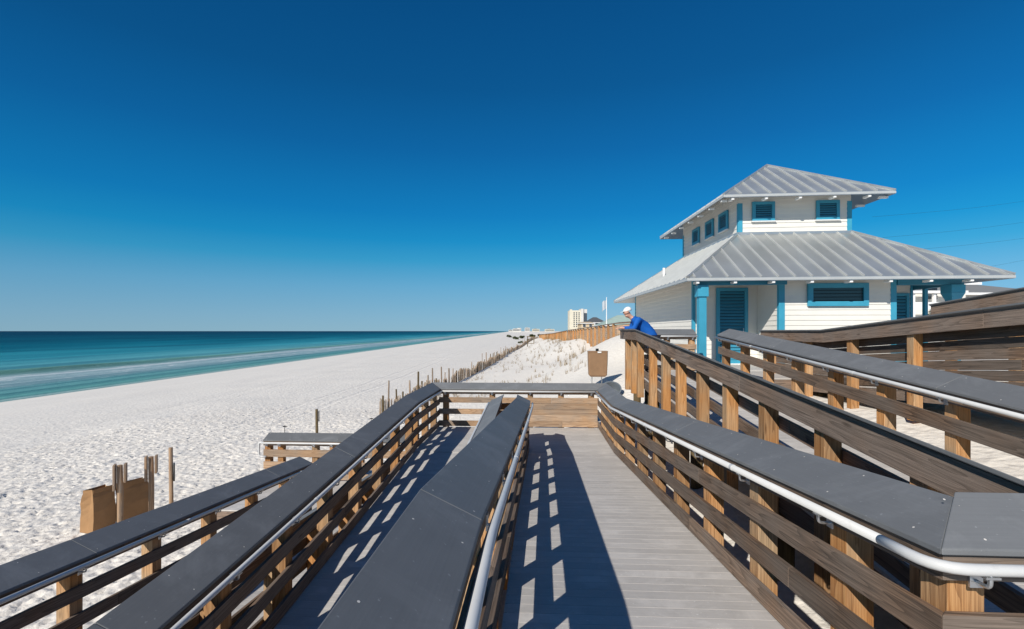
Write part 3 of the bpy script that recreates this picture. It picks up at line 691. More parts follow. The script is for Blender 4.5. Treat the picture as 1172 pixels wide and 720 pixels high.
# louvred door, front window, side door
dr = louvre('door', 1.62, 2.62, ZF_+0.03, 3.93, BD, fr=0.11, slats=22)
mb = MB(); mb.tube([Bp(2.45, BD-0.10, 2.45), Bp(2.45, BD-0.13, 2.45), Bp(2.45, BD-0.13, 2.6), Bp(2.45, BD-0.10, 2.6)], 0.012, 8); mb.build('handle', M['galv'], dr)
louvre('door', 7.0, 7.9, ZF_+0.03, 3.75, 2.6, fr=0.09, slats=20)
def glazed(a0, a1, z0, z1, b):
    fr = 0.14
    mb = MB(); bbox(mb, a0+0.05, a1-0.05, b-0.04, b-0.028, z0+.05, z1-.05); w = mb.build('window', M['glass'], bld)
    mb = MB()
    for u0, u1, q0, q1 in ((a0, a0+fr, z0, z1), (a1-fr, a1, z0, z1), (a0+fr, a1-fr, z0, z0+fr), (a0+fr, a1-fr, z1-fr, z1)): bbox(mb, u0, u1, b-0.10, b-0.026, q0, q1)
    mb.build('frame', M['teal'], w, bevel=0.005)
    mb = MB()
    for k in range(4): bbox(mb, a0+fr, a1-fr, b-0.06, b-0.046, z0+fr+0.02+k*0.1, z0+fr+0.035+k*0.1)
    mb.build('louvre', M['dark'], w)
glazed(3.72, 5.42, 3.25, 3.93, BF)
# porch posts with bracketed heads
for (a, b, w_) in ((0.52, 0.35, 0.21), (7.8, 0.82, 0.24), (8.12, 2.2, 0.1)):
    ps = bpart('porch_post', 'teal', a-w_/2, a+w_/2, b-w_/2, b+w_/2, ZF_+0.02, 3.86)
    if w_ > 0.2:
        mb = MB(); f = lambda k, z: [Bp(a-w_/2-k, b-w_/2-k, z), Bp(a+w_/2+k, b-w_/2-k, z), Bp(a+w_/2+k, b+w_/2+k, z), Bp(a-w_/2-k, b+w_/2+k, z)]
        if w_ > 0.2 and a > 5:
            mb.prism(f(0.003, 3.42), f(0.07, 3.62)); mb.prism(f(0.07, 3.622), f(0.07, 3.855))
        else: mb.prism(f(0.045, 3.52), f(0.045, 3.855))
        mb.build('post_head', M['teal'], ps, bevel=0.006)
mb = MB()
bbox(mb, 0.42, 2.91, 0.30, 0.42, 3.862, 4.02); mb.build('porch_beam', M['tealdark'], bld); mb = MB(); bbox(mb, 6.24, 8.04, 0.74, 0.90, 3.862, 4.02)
mb.build('porch_beam', M['tealdark'], bld); mb = MB()
bbox(mb, 8.05, 8.19, 0.92, 10.0, 3.862, 4.02)
mb.build('porch_beam', M['tealdark'], bld)
# roofs
def slab_roof(name, ea, eb, ia, ib, ze, pit_to, th=0.10, mat='roof', top_ridge=None, seam=0.46, parent=None, ov_name='eave'):
    # ea,eb: eave rectangle extents; ia,ib: inner rectangle (upper edge); ridge if ib collapses
    a0, a1 = ea; b0, b1 = eb; c0, c1 = ia; d0, d1 = ib; zt = pit_to
    E = [(a0, b0), (a1, b0), (a1, b1), (a0, b1)]; I = [(c0, d0), (c1, d0), (c1, d1), (c0, d1)]
    mb = MB()
    root = None; seams = MB()
    for k in range(4):
        j = (k+1) % 4
        e0, e1 = Vector(E[k]), Vector(E[j]); i0, i1 = Vector(I[k]), Vector(I[j])
        top = [Bp(*e0, ze), Bp(*e1, ze), Bp(*i1, zt), Bp(*i0, zt)]
        if (i1-i0).length < 1e-6: top = top[:3]
        if (i1-i0).length < 1e-6: pass
        mb.face(top, top[1]-top[0])
        bot = [p-Vector((0, 0, th)) for p in top]; mb.face(list(reversed(bot)), top[1]-top[0])
        mb.face([bot[0], bot[1], top[1], top[0]])
        # standing seams: ribs square to the eave
        d = (e1-e0); L = d.length; d = d/L; nrm = Vector((-d.y, d.x)); ins = (i0-e0).dot(nrm); l0 = (i0-e0).dot(d); l1 = (e1-i1).dot(d)
        nn = int(L/seam); ex = (L-nn*seam)/2; slope = (zt-ze)/ins
        pn = (top[1]-top[0]).cross(Bp(*i0, zt)-top[0]).normalized()
        if pn.z < 0: pn = -pn
        q = ex if ex > 0.12 else ex+seam
        while q < L-0.1:
            h = ins
            if q < l0: h = ins*q/l0
            elif q > L-l1: h = ins*(L-q)/l1
            if h > 0.15:
                p0 = e0+d*q; p1 = p0+nrm*h
                A, B_ = Bp(*p0, ze), Bp(*p1, ze+slope*h); sd = (Bp(*(e0+d), ze)-Bp(*e0, ze)).normalized()*0.016
                seams.prism([A-sd, A+sd, A+sd+pn*0.045, A-sd+pn*0.045], [B_-sd, B_+sd, B_+sd+pn*0.045, B_-sd+pn*0.045])
            q += seam
    r = mb.build(name, M[mat], parent or bld)
    seams.build('standing_seam', M['seam'], r)
    for k in range(4):
        A, B_ = Bp(*E[k], ze+0.01), Bp(*I[k], zt+0.01)
        cm = MB(); cm.tube([A, B_], 0.05, 6); cm.build('hip_cap', M['roof'], r)
    if abs(d1-d0) > 0 and abs(c1-c0) < 1e-6:
        cm = MB(); cm.tube([Bp(*I[0], zt+0.01), Bp(*I[2], zt+0.01)], 0.055, 6); cm.build('ridge_cap', M['roof'], r)
    fm = MB()
    for k in range(4):
        A, B_ = Vector(E[k]), Vector(E[(k+1) % 4]); d = (B_-A).normalized(); n = Vector((d.y, -d.x))
        q = [A, B_, B_-n*0.03-d*0.03, A-n*0.03+d*0.03]
        q = [A+n*0.012-d*0.012, B_+n*0.012+d*0.012, B_-n*0.02-d*(-0.0), A-n*0.02]
        fm.hexa([Bp(v.x, v.y, ze-0.085) for v in q]+[Bp(v.x, v.y, ze-0.012) for v in q])
    fm.build('fascia', M['eave'], r)
    return r
lr = slab_roof('roof', (0, 8.7), (0, 11.0), (2.6, 6.2), (2.72, 8.3), ZE, ZE+PIT*2.65)
ZW = ZE+PIT*2.65
ZU = EYE+4.44
hw = 2.62
ur = slab_roof('roof', (1.79, 7.03), (1.92, 9.1), (4.41, 4.41), (1.92+hw, 9.1-hw), ZU, ZU+1.75)
# soffits and rafter ends
for (ea, eb, z, wa, wb, par) in (((0, 8.7), (0, 11), ZE, None, None, lr), ((1.79, 7.03), (1.92, 9.1), ZU, None, None, ur)):
    def tail(*a): m2 = MB(); bbox(m2, *a); m2.build('rafter_tail', M['trimwhite'], par)
    q = 0.3
    while q < ea[1]-ea[0]-0.1:
        tail(ea[0]+q-0.04, ea[0]+q+0.04, eb[0]+0.03, eb[0]+0.30, z-0.165, z-0.103); q += 1.05
    q = 0.3
    while q < eb[1]-eb[0]-0.1:
        if par is ur: tail(ea[0]+0.03, ea[0]+0.22, eb[0]+q-0.04, eb[0]+q+0.04, z-0.165, z-0.103)
        if par is ur: tail(ea[1]-0.30, ea[1]-0.03, eb[0]+q-0.04, eb[0]+q+0.04, z-0.165, z-0.103)
        q += 1.05
# upper storey walls, corner boards and louvres
clap('wall', (2.6, 2.72), (6.2, 2.72), ZW-0.12, ZU+0.45, (0, -1))
clap('wall', (2.6, 8.3), (2.6, 2.72), ZW-0.12, ZU+0.45, (-1, 0))
clap('wall', (6.2, 2.72), (6.2, 8.3), ZW-0.12, ZU+0.45, (1, 0))
clap('wall', (6.2, 8.3), (2.6, 8.3), ZW-0.12, ZU+0.45, (0, 1))
for a0, a1, b0, b1 in ((2.57, 2.72, 2.69, 2.80), (6.08, 6.23, 2.69, 2.80), (2.57, 2.66, 8.18, 8.33)):
    bpart('corner_board', 'teal', a0, a1, b0, b1, ZW-0.02, ZU-0.1)
mb = MB(); bbox(mb, 2.55, 6.25, 2.64, 2.69, ZW-0.06, ZW+0.03); bbox(mb, 2.52, 2.57, 2.64, 8.3, ZW-0.06, ZW+0.03); mb.build('flashing', M['roof'], bld)
louvre('window', 3.02, 3.75, 6.23, 6.88, 2.72, fr=0.10, slats=6)
louvre('window', 5.08, 5.82, 6.23, 6.88, 2.72, fr=0.10, slats=6)
for b in (3.45, 4.75, 6.2): louvre('window', b, b+0.78, 6.15, 6.82, 2.6, axis='b', fr=0.10, slats=6)
mb = MB(); mb.tube([Bp(0.95, 5.6, 4.55), Bp(0.95, 5.6, 5.05)], 0.05, 10); mb.build('vent_pipe', M['trimwhite'], lr, smooth=True)

# ------------------------------------------------------------------ sand fence
fx0 = [(-7.31, 22.5), (-7.05, 24.2), (-6.85, 26.0), (-6.65, 28), (-6.5, 30), (-6.35, 32), (-6.2, 34), (-6.0, 36.5), (-5.85, 39), (-5.7, 42), (-5.6, 45), (-5.5, 48.5),
       (-5.4, 52), (-5.35, 56), (-5.25, 60), (-5.2, 64), (-5.15, 69), (-5.1, 74), (-5.05, 80), (-5.0, 86), (-4.8, 94), (-4.0, 102), (-2.8, 110), (-1.4, 119), (0.2, 129), (2.4, 140)]
fence = empty('sand_fence', (*fx0[0], gz(*fx0[0])), 'long picket sand fence on grey posts running along the foot of the dune', 'fence')
posts_xy = []
for (x0, y0), (x1, y1) in zip(fx0, fx0[1:]):
    k = 2 if y0 < 60 else 3
    for q in range(k): posts_xy.append((x0+(x1-x0)*q/k+random.uniform(-.06, .06), y0+(y1-y0)*q/k+random.uniform(-.2, .2)))
for (x, y) in posts_xy:
    hgt = random.choice((0.85, 0.95, 1.05, 1.25, 1.6))+random.uniform(-.08, .08); mb = MB(); g = gz(x, y); tl = random.uniform(-.05, .05)
    r_ = random.uniform(0.035, 0.06)
    mb.tube([(x, y, g-0.3), (x+tl, y, g+hgt)], [r_, r_*0.9], 8); mb.build('post', M['pile' if random.random() < 0.4 else 'grey_wood'], fence)
pk = MB()
for (x0, y0), (x1, y1) in zip(fx0, fx0[1:]):
    Ld = math.hypot(x1-x0, y1-y0); step = 0.085 if y0 < 60 else 0.16
    n = int(Ld/step)
    for k in range(n):
        f = (k+0.5)/n; x = x0+(x1-x0)*f+random.uniform(-.03, .03)+0.12*math.sin(y0*3+f*3.1); y = y0+(y1-y0)*f
        if random.random() < 0.06: continue
        g = gz(x, y); h = 0.74+0.16*math.sin((y0+f*Ld)*0.7)+random.uniform(-.08, .08); l = random.uniform(-.05, .05)
        w2 = 0.022 if y0 < 60 else 0.04
        pk.hexa([(x-w2, y-.006, g-.1), (x+w2, y-.006, g-.1), (x+w2, y+.006, g-.1), (x-w2, y+.006, g-.1), (x-w2+l, y-.006, g+h), (x+w2+l, y-.006, g+h), (x+w2+l, y+.006, g+h), (x-w2+l, y+.006, g+h)], Vector((0, 0, 1)))
tag(pk.build('pickets', M['grey_wood'], fence, weld=False), kind='stuff')
wm = MB()
for zz in (0.22, 0.48): wm.tube([(x, y, gz(x, y)+zz) for x, y in fx0], 0.006, 4)
wm.build('fence_wire', M['galv'], fence)

# ------------------------------------------------------------------ things on the sand
def paper_bag(x, y, z, rot, label, w=0.42, d=0.30, h=0.80, lean=0.0):
    o = empty('paper_bag', (x, y, z), label, 'bag', 'paper bags by the beach posts')
    mb = MB(); c, s = math.cos(rot), math.sin(rot)
    ux, uy = Vector((c, s, 0)), Vector((-s, c, 0)); B0 = Vector((x, y, z))
    def ring(k, z_, pin, jit=0.008):
        p = []
        for sx, sy in ((-1, -1), (0, -1), (1, -1), (1, 0), (1, 1), (0, 1), (-1, 1), (-1, 0)):
            gx = (1-pin) if (sx != 0 and sy == 0) else 1
            gy = k
            p.append(B0+ux*(sx*w/2*gx+lean*z_+random.uniform(-jit, jit))+uy*(sy*d/2*gy+random.uniform(-jit, jit))+Vector((0, 0, z_)))
        return p
    rs = [ring(1.0, 0.0, 0.02), ring(1.05, h*0.12, 0.05), ring(1.02, h*0.32, 0.10, 0.014), ring(1.0, h*0.5, 0.16, 0.014), ring(0.94, h*0.68, 0.22, 0.014), ring(0.86, h*0.85, 0.3), ring(0.74, h*0.93, 0.34), ring(0.72, h, 0.36)]
    for a, b in zip(rs, rs[1:]):
        for i in range(8): mb.face([a[i], a[(i+1) % 8], b[(i+1) % 8], b[i]])
    mb.face(list(reversed(rs[0])))
    bag = mb.build('bag_body', M['kraft'], o)
    sm = bag.modifiers.new('thick', 'SOLIDIFY'); sm.thickness = 0.004
    mb = MB(); top = B0+Vector((0, 0, h-0.05))
    mb.hexa([top-ux*w*.48-uy*d*.40+ux*lean*h, top+ux*w*.48-uy*d*.40+ux*lean*h, top+ux*w*.48-uy*d*.385+ux*lean*h, top-ux*w*.48-uy*d*.385+ux*lean*h]
            + [p+Vector((0, 0, 0.075)) for p in (top-ux*w*.48-uy*d*.39+ux*lean*h, top+ux*w*.48-uy*d*.39+ux*lean*h, top+ux*w*.48-uy*d*.375+ux*lean*h, top-ux*w*.48-uy*d*.375+ux*lean*h)])
    mb.build('folded_rim', M['kraft'], o)
    return o
gb1 = gz(-8.8, 9.3)
paper_bag(-8.83, 9.32, gb1+0.02, 1.38, 'creased brown paper bag, left of the two standing by clamped posts', 0.42, 0.34, 0.82, 0.03)
paper_bag(-8.55, 9.84, gz(-8.55, 9.84)+0.03, 1.2, 'brown paper bag between the two clamped posts on the sand', 0.50, 0.26, 0.80, 0.0)
def clamp_post(x, y, label, h=1.36, rot=0.55):
    g = gz(x, y); o = empty('wooden_post', (x, y, g), label, 'post', 'posts beside the paper bags')
    mb = MB(); mb.tube([(x, y, g-0.3), (x+.005, y, g+h*0.6), (x-.005, y, g+h)], [0.05, 0.05, 0.046], 10); mb.build('stake', M['tan'], o, smooth=False)
    c, s = math.cos(rot), math.sin(rot); ux, uy = Vector((c, s, 0)), Vector((-s, c, 0))
    for sd, dz in ((-1, -0.24), (1, 0.0)):
        mb = MB(); mb.box(Vector((x, y, g+h-0.16+dz*0.3))+ux*(0.085*sd), (0.038, 0.16, 0.5 if sd < 0 else 0.36), (ux, uy, Vector((0, 0, 1)))); mb.build('clamp_board', M['tan'], o, bevel=0.004)
clamp_post(-8.18, 9.12, 'round wooden post with two clamped boards, between the paper bags')
clamp_post(-7.94, 9.60, 'wooden post with two clamped boards, right of the second paper bag', 1.40)
def stake(x, y, h, label, r=0.045, pad=None, mat='grey_wood'):
    g = gz(x, y); o = empty('marker_post', (x, y, g), label, 'post')
    mb = MB(); mb.tube([(x, y, g-0.3), (x-.02, y, g+h)], [r, r*0.92], 9); mb.build('stake', M[mat], o)
    if pad:
        mb = MB(); vd = Vector((x, y, 0)).normalized(); sd = Vector((vd.y, -vd.x, 0)); mb.box(Vector((x-.015, y, g+h*pad[0]))+sd*(r+0.014)+vd*0.03, (0.028, pad[1], pad[2]), (sd, vd, Vector((0, 0, 1)))); mb.build('sign_back', M['blackpad'], o, bevel=0.006)
    return o
stake(-7.62, 9.75, 1.55, 'thin leaning wooden post with a small black sign edge-on', 0.042, (0.66, 0.22, 0.34), 'tan')
stake(-6.75, 14.6, 1.55, 'brown wooden post with a dark sign edge-on behind the lowest landing', 0.045, (0.86, 0.2, 0.3), 'pile')
def wire(x, y, h, label):
    g = gz(x, y); o = empty('wire_stake', (x, y, g), label, 'stake')
    mb = MB(); mb.tube([(x, y, g-0.2), (x, y, g+h)], 0.009, 6); mb.build('rod', M['cable'], o)
    mb = MB(); mb.box((x, y, g+h-0.03), (0.13, 0.01, 0.03)); mb.build('tip', M['cable'], o)
wire(-8.1, 15.2, 0.95, 'thin wire stake with a crossbar left of the brown marker post')
wire(-5.75, 16.6, 0.85, 'thin wire stake standing near the fence end, by the left landing corner')

# brown bin hung on two thin poles
gx, gy = 2.12, 17.1; g0 = gz(gx, gy)
bn = empty('waste_bin', (gx, gy, g0), 'brown hanging bin on two thin poles on the dune behind the far railing', 'bin')
mb = MB()
zb, zt2 = 0.92, 1.78
def rr(z, w, d):
    return [Vector((gx+sx*w/2, gy+sy*d/2, z)) for sx, sy in ((-0.92, -1), (0.92, -1), (1, -0.8), (1, 0.8), (0.92, 1), (-0.92, 1), (-1, 0.8), (-1, -0.8))]
lv = [rr(zb, 0.50, 0.26), rr(zb+0.06, 0.62, 0.34), rr(zb+0.5, 0.66, 0.37), rr(zt2, 0.67, 0.38)]
for a, b in zip(lv, lv[1:]):
    for i in range(8): mb.face([a[i], a[(i+1) % 8], b[(i+1) % 8], b[i]])
mb.face(list(reversed(lv[0]))); mb.face(lv[-1]); mb.build('bin_body', M['brownplastic'], bn, bevel=0.01)
mb = MB(); a, b = rr(zt2+0.003, 0.69, 0.40), rr(zt2+0.035, 0.68, 0.39); mb.prism(a, b, Vector((1, 0, 0))); mb.build('lid', M['brownplastic'], bn, bevel=0.006)
mb = MB(); mb.tube([(gx-.02, gy-.05, zt2+.036), (gx-.02, gy-.05, zt2+.12)], 0.055, 10); mb.build('lid_knob', M['dark'], bn)
mb = MB(); mb.box((gx+.04, gy-0.212, zt2+0.0), (0.13, 0.008, 0.05)); mb.build('label_plate', M['trimwhite'], bn)
for sx in (-1, 1):
    mb = MB(); mb.tube([(gx+sx*0.17, gy+.21, g0-.2), (gx+sx*0.17, gy+.21, zt2-.1)], 0.018, 8); mb.build('pole', M['galv'], bn)
# tub lying tipped beyond the landing corner
tx, ty = 2.36, 15.6; tz = gz(tx, ty)
tb = empty('tub', (tx, ty, tz), 'dark grey round tub tipped towards the camera behind the landing corner', 'tub')
ax = Vector((-0.10, -0.62, 0.78)).normalized(); xx = ax.orthogonal().normalized(); yy_ = ax.cross(xx); cc = Vector((tx, ty, tz+0.18))
mb = MB(); prof = [(0.02, -0.26), (0.22, -0.26), (0.27, -0.1), (0.30, 0.10), (0.33, 0.11), (0.33, 0.13), (0.285, 0.13), (0.25, -0.1), (0.2, -0.22), (0.02, -0.22)]
S = 24
rings = [[cc+ax*z+(xx*math.cos(2*math.pi*k/S)+yy_*math.sin(2*math.pi*k/S))*r for k in range(S)] for r, z in prof]
for a, b in zip(rings, rings[1:]):
    for k in range(S): mb.face([a[k], a[(k+1) % S], b[(k+1) % S], b[k]])
mb.face(rings[0]); mb.face(rings[-1]); mb.build('tub_shell', M['tub'], tb)

# far wooden frame on the dune edge
def frame_post():
    x, y = -1.2, 95; g = gz(x, y); o = empty('wooden_gate', (x, y, g), 'small dark wooden gate of two posts and a bar on the far dune', 'gate')
    for dx in (-0.62, 0.62):
        mb = MB(); mb.box((x+dx, y, g+0.75), (0.16, 0.16, 2.0)); mb.build('post', M['pile'], o)
    mb = MB(); mb.box((x, y, g+1.68), (1.6, 0.12, 0.14)); mb.box((x, y-0.004, g+0.35), (1.07, 0.09, 0.1)); mb.build('bar', M['pile'], o)
frame_post()

# ------------------------------------------------------------------ far boardwalk on the dune crest
bw_pts = [(6.6, 32.0, 2.13), (5.43, 34.0, 1.98), (4.4, 45, 1.72), (3.5, 56, 1.50), (1.2, 80, 0.95), (-3.0, 112, 0.35)]
bw_pts = [(9.0, 30.5, 2.2), (5.6, 34.0, 1.98), (4.5, 45, 1.72), (3.6, 56, 1.52), (2.6, 80, 1.05), (0.6, 112, 0.62)]
bw = empty('far_boardwalk', bw_pts[1], 'long orange wooden boardwalk railing on the dune crest beyond the sand', 'boardwalk')
mb = MB(); cp = MB(); ps = []
for (x0, y0, z0), (x1, y1, z1) in zip(bw_pts, bw_pts[1:]):
    d = Vector((x1-x0, y1-y0, 0)); L = d.length; d /= L; n = Vector((-d.y, d.x, 0)); n = n if n.x < 0 else -n
    A, B_ = Vector((x0, y0, z0)), Vector((x1, y1, z1)); up = Vector((0, 0, 1)); sl = (z1-z0)/L
    for k in range(12):
        b0 = -0.885+k*0.155
        pr = lambda P: [P+n*0.02+up*b0, P+n*0.06+up*b0, P+n*0.06+up*(b0+0.148), P+n*0.02+up*(b0+0.148)]
        mb.prism(pr(A), pr(B_), d)
    pr = lambda P: [P-n*0.12+up*1.09, P+n*0.19+up*1.02, P+n*0.19+up*1.08, P-n*0.12+up*1.15]
    cp.prism(pr(A), pr(B_), d)
    q = 0.6
    while q < L and len(ps) < 60:
        P = A+d*q+up*(sl*q); ps.append((P, n, d)); q += 1.5
    dk = [A-n*0.02-up*0.02, B_-n*0.02-up*0.02, B_-n*1.9-up*0.02, A-n*1.9-up*0.02]
mb.build('boards', M['tan'], bw, weld=False); cp.build('cap_board', M['fascia'], bw, weld=False)
for P, n, d in ps:
    m2 = MB(); m2.box(P+n*0.135+Vector((0, 0, 0.2)), (0.14, 0.14, 1.7), (d, n, Vector((0, 0, 1)))); m2.build('post', M['post'], bw)

# ------------------------------------------------------------------ dune plants
gr = MB()
def tuft(x, y, n, h, sp):
    g = gz(x, y)
    for k in range(n):
        a = random.uniform(0, 6.28); l = random.uniform(0.5, 1)*h; s = random.uniform(0.1, 0.6)*sp
        b = Vector((x+random.gauss(0, .05), y+random.gauss(0, .05), g-0.03)); w = Vector((math.cos(a+1.57), math.sin(a+1.57), 0))*0.008
        m_ = b+Vector((math.cos(a)*s*0.4, math.sin(a)*s*0.4, l*0.65)); t = b+Vector((math.cos(a)*s, math.sin(a)*s, l))
        gr.face([b-w, b+w, m_+w*.8, m_-w*.8]); gr.face([m_-w*.8, m_+w*.8, t])
cnt = 0
while cnt < 760:
    y = 24+120*random.random()**1.7; xs_f = float(fence_xs(np.array([y]))[0]); q = random.uniform(0.6, 13.5); x = xs_f+q-0.0514*y
    if y < 30 and q > 9.5: continue
    dens = 0.25+0.75*float(vnoise(np.array([x]), np.array([y]), 6.0, 31)[0])
    if random.random() > dens: continue
    tuft(x, y, random.randint(4, 8), random.uniform(0.15, 0.5), 0.3); cnt += 1
for k in range(55):
    y = random.uniform(33, 90); tuft(random.uniform(2.0, 5.0)-0.01*y, y, 12, random.uniform(0.4, 0.9), 0.4)
tag(gr.build('dune_grass', M['grass'], None, weld=False), kind='stuff', label='sparse dry dune grass planted across the white dune', cat='grass')

def shrub_mesh(name, n, rx, rz, leaf, mat):
    mb = MB()
    cl = [(Vector((random.gauss(0, .5)*rx, random.gauss(0, .5)*rx, rz*(0.05+0.8*random.random()))), random.uniform(0.25, 0.5)*rx) for _ in range(9)]
    for k in range(n):
        c, r = random.choice(cl); d = Vector((random.gauss(0, 1), random.gauss(0, 1), random.gauss(0, .8))).normalized()*r*random.random()**0.4
        p = c+d
        if p.z < 0.02: p.z = random.random()*0.2
        a = Vector((random.gauss(0, 1), random.gauss(0, 1), random.gauss(0, 1))).normalized()*leaf; b = a.orthogonal().normalized()*leaf*0.5
        mb.face([p-a, p+b, p+a, p-b])
    return mb.mesh(name, M[mat], weld=False)
def shrub_trunk(rx, rz):
    mb = MB()
    for k in range(5):
        a = k*1.26; mb.tube([(0, 0, -0.2), (math.cos(a)*rx*.2, math.sin(a)*rx*.2, rz*.35), (math.cos(a)*rx*.5, math.sin(a)*rx*.5, rz*.75)], [0.06, 0.045, 0.02], 6)
    return mb.mesh('stem', M['pile'])
sm1, st1 = shrub_mesh('foliage', 1500, 1.5, 1.6, 0.16, 'leaf'), shrub_trunk(1.5, 1.6)
def shrub(x, y, s, label, fm=None, sm=None, group='scrub bushes behind the dune', z=None):
    o = empty('shrub', (x, y, gz(x, y) if z is None else z), label, 'bush', group); o.scale = (s, s, s*random.uniform(0.8, 1.1)); o.rotation_euler.z = random.uniform(0, 6)
    for nme, m_ in (('foliage', fm or sm1), ('stem', sm or st1)):
        c = D.objects.new(nme, m_); COL.objects.link(c); c.parent = o
fy, fs = shrub_mesh('foliage', 1600, 1.1, 1.9, 0.11, 'leafy'), shrub_trunk(1.1, 1.9)
shrub(23.9, 30.3, 1.0, 'yellow green bush behind the plank railing under the porch roof', fy, fs, None, z=2.2)
for X, Y, s in ((3.0, 160, 1.3), (6.5, 170, 1.7), (9, 190, 2.0), (13, 200, 2.3), (16, 185, 1.6), (21, 215, 2.2), (1.5, 240, 2.2), (6, 270, 2.8), (29, 235, 2.0), (12, 300, 3.0), (20, 330, 3.5), (-2, 330, 2.6)):
    p = W(X, Y, 0); shrub(p.x, p.y, s*0.42, 'dark scrub bush on the far dunes below the skyline')

# ------------------------------------------------------------------ far buildings
def fbox(mb, X0, X1, Y0, Y1, z0, z1):
    q = [(X0, Y0), (X1, Y0), (X1, Y1), (X0, Y1)]
    mb.hexa([W(a, b, z0) for a, b in q]+[W(a, b, z1) for a, b in q])
X0, X1, Y0 = 107.0, 139.5, 900.0
ht = empty('hotel_tower', W((X0+X1)/2, Y0+12, 0), 'tall cream and white hotel tower alone on the horizon', 'building')
mb = MB(); fbox(mb, X0, X0+21, Y0, Y0+30, -1, 41); fbox(mb, X0+1, X0+5, Y0+3, Y0+8, 41.01, 43); mb.build('wall', M['cream'], ht)
mb = MB(); fbox(mb, X0+21.02, X0+25.5, Y0-1.5, Y0+30, -1, 44); mb.build('stair_tower', M['hotelwhite'], ht)
mb = MB(); fbox(mb, X0+25.52, X1, Y0+1, Y0+30, -1, 43); mb.build('wing', M['hotelwhite'], ht)
mb = MB(); fbox(mb, X0+26.2, X1-0.6, Y0-0.2, Y0+0.98, 15, 36); mb.build('glazed_panel', M['farglass'], ht)
wmesh = None
for c in range(3):
    for r_ in range(8):
        mb = MB(); x = X0+7.2+c*4.6; z = 10+r_*3.6; fbox(mb, x, x+2.1, Y0-0.25, Y0+0.3, z, z+2.2); mb.build('window', M['farglass'], ht)
def house(label, X0, X1, Y0, Y1, z0, zw, zr, wall, roof, hip=0.35, wins=4, over=0.6, group='houses beyond the dune'):
    o = empty('house', W((X0+X1)/2, (Y0+Y1)/2, z0), label, 'house', group)
    mb = MB(); fbox(mb, X0, X1, Y0, Y1, z0, zw); mb.build('wall', M[wall], o)
    mb = MB(); a = [W(X0-over, Y0-over, zw), W(X1+over, Y0-over, zw), W(X1+over, Y1+over, zw), W(X0-over, Y1+over, zw)]
    ym = (Y0+Y1)/2; k = (X1-X0)*hip; r0, r1 = W(X0+k, ym, zr), W(X1-k, ym, zr)
    for f in ([a[0], a[1], r1, r0], [a[1], a[2], r1], [a[2], a[3], r0, r1], [a[3], a[0], r0], [a[3], a[2], a[1], a[0]]): mb.face(f)
    ro = mb.build('roof', M[roof], o)
    mb = MB(); fbox(mb, X0-over-.05, X1+over+.05, Y0-over-.08, Y0-over-.02, zw-0.25, zw+0.05); fbox(mb, X0-over-.1, X0-over-.05, Y0-over-.02, Y1+over, zw-0.25, zw+0.05); mb.build('fascia', M['trimwhite'], ro)
    for i in range(wins):
        x = X0+(X1-X0)*(i+0.5)/wins; h = zw-z0; w = (X1-X0)/wins*0.22
        mb = MB(); fbox(mb, x-w, x+w, Y0-0.05, Y0+0.1, zw-min(2.0, h*0.6), zw-0.5); wn = mb.build('window', M['farglass'], o)
        mb = MB()
        for u0, u1, q0, q1 in ((x-w-.1, x-w, zw-min(2.0, h*.6)-.1, zw-.4), (x+w, x+w+.1, zw-min(2.0, h*.6)-.1, zw-.4)): fbox(mb, u0, u1, Y0-0.09, Y0+0.05, q0, q1)
        mb.build('frame', M['trimwhite'], wn)
    return o
house('low tan beach house right of the hotel tower', 35.5, 42, 249, 262, 1, 6.6, 7.4, 'tanwall', 'tanwall', 0.1, 2)
house('dark roofed house between the tan house and the flagpole', 41, 50.5, 262, 275, 1, 7.2, 10.2, 'hotelwhite', 'darkroof', 0.4, 3)
house('wide pale green roofed house behind the man in blue', 37, 56, 200, 214, 1, 4.9, 9.3, 'hotelwhite', 'greenroof', 0.42, 5, 1.0)
house('white house with grey roof seen under the right porch', 46.5, 58, 62, 74, 1, 8.6, 10.4, 'white', 'greyroof', 0.3, 4, 1.0)
house('grey roofed white house at the right edge above the railing', 57.4, 72, 66, 82, 1, 7.6, 10.0, 'white', 'greyroof', 0.36, 5, 1.3)
# porch of the white house: columns and a rail as its own thing
pc = empty('house_porch', W(50, 60.4, 1), 'white columned porch in front of the grey roofed house', 'porch')
for k in range(4):
    mb = MB(); fbox(mb, 47+k*2.6, 47.3+k*2.6, 60.0, 60.3, 1, 7.2); mb.build('column', M['trimwhite'], pc)
mb = MB(); fbox(mb, 46.4, 56.2, 59.7, 61.3, 7.202, 7.5); mb.build('roof', M['trimwhite'], pc)
mb = MB(); fbox(mb, 46.6, 56, 60.05, 60.2, 5.2, 6.1); mb.build('railing', M['trimwhite'], pc)
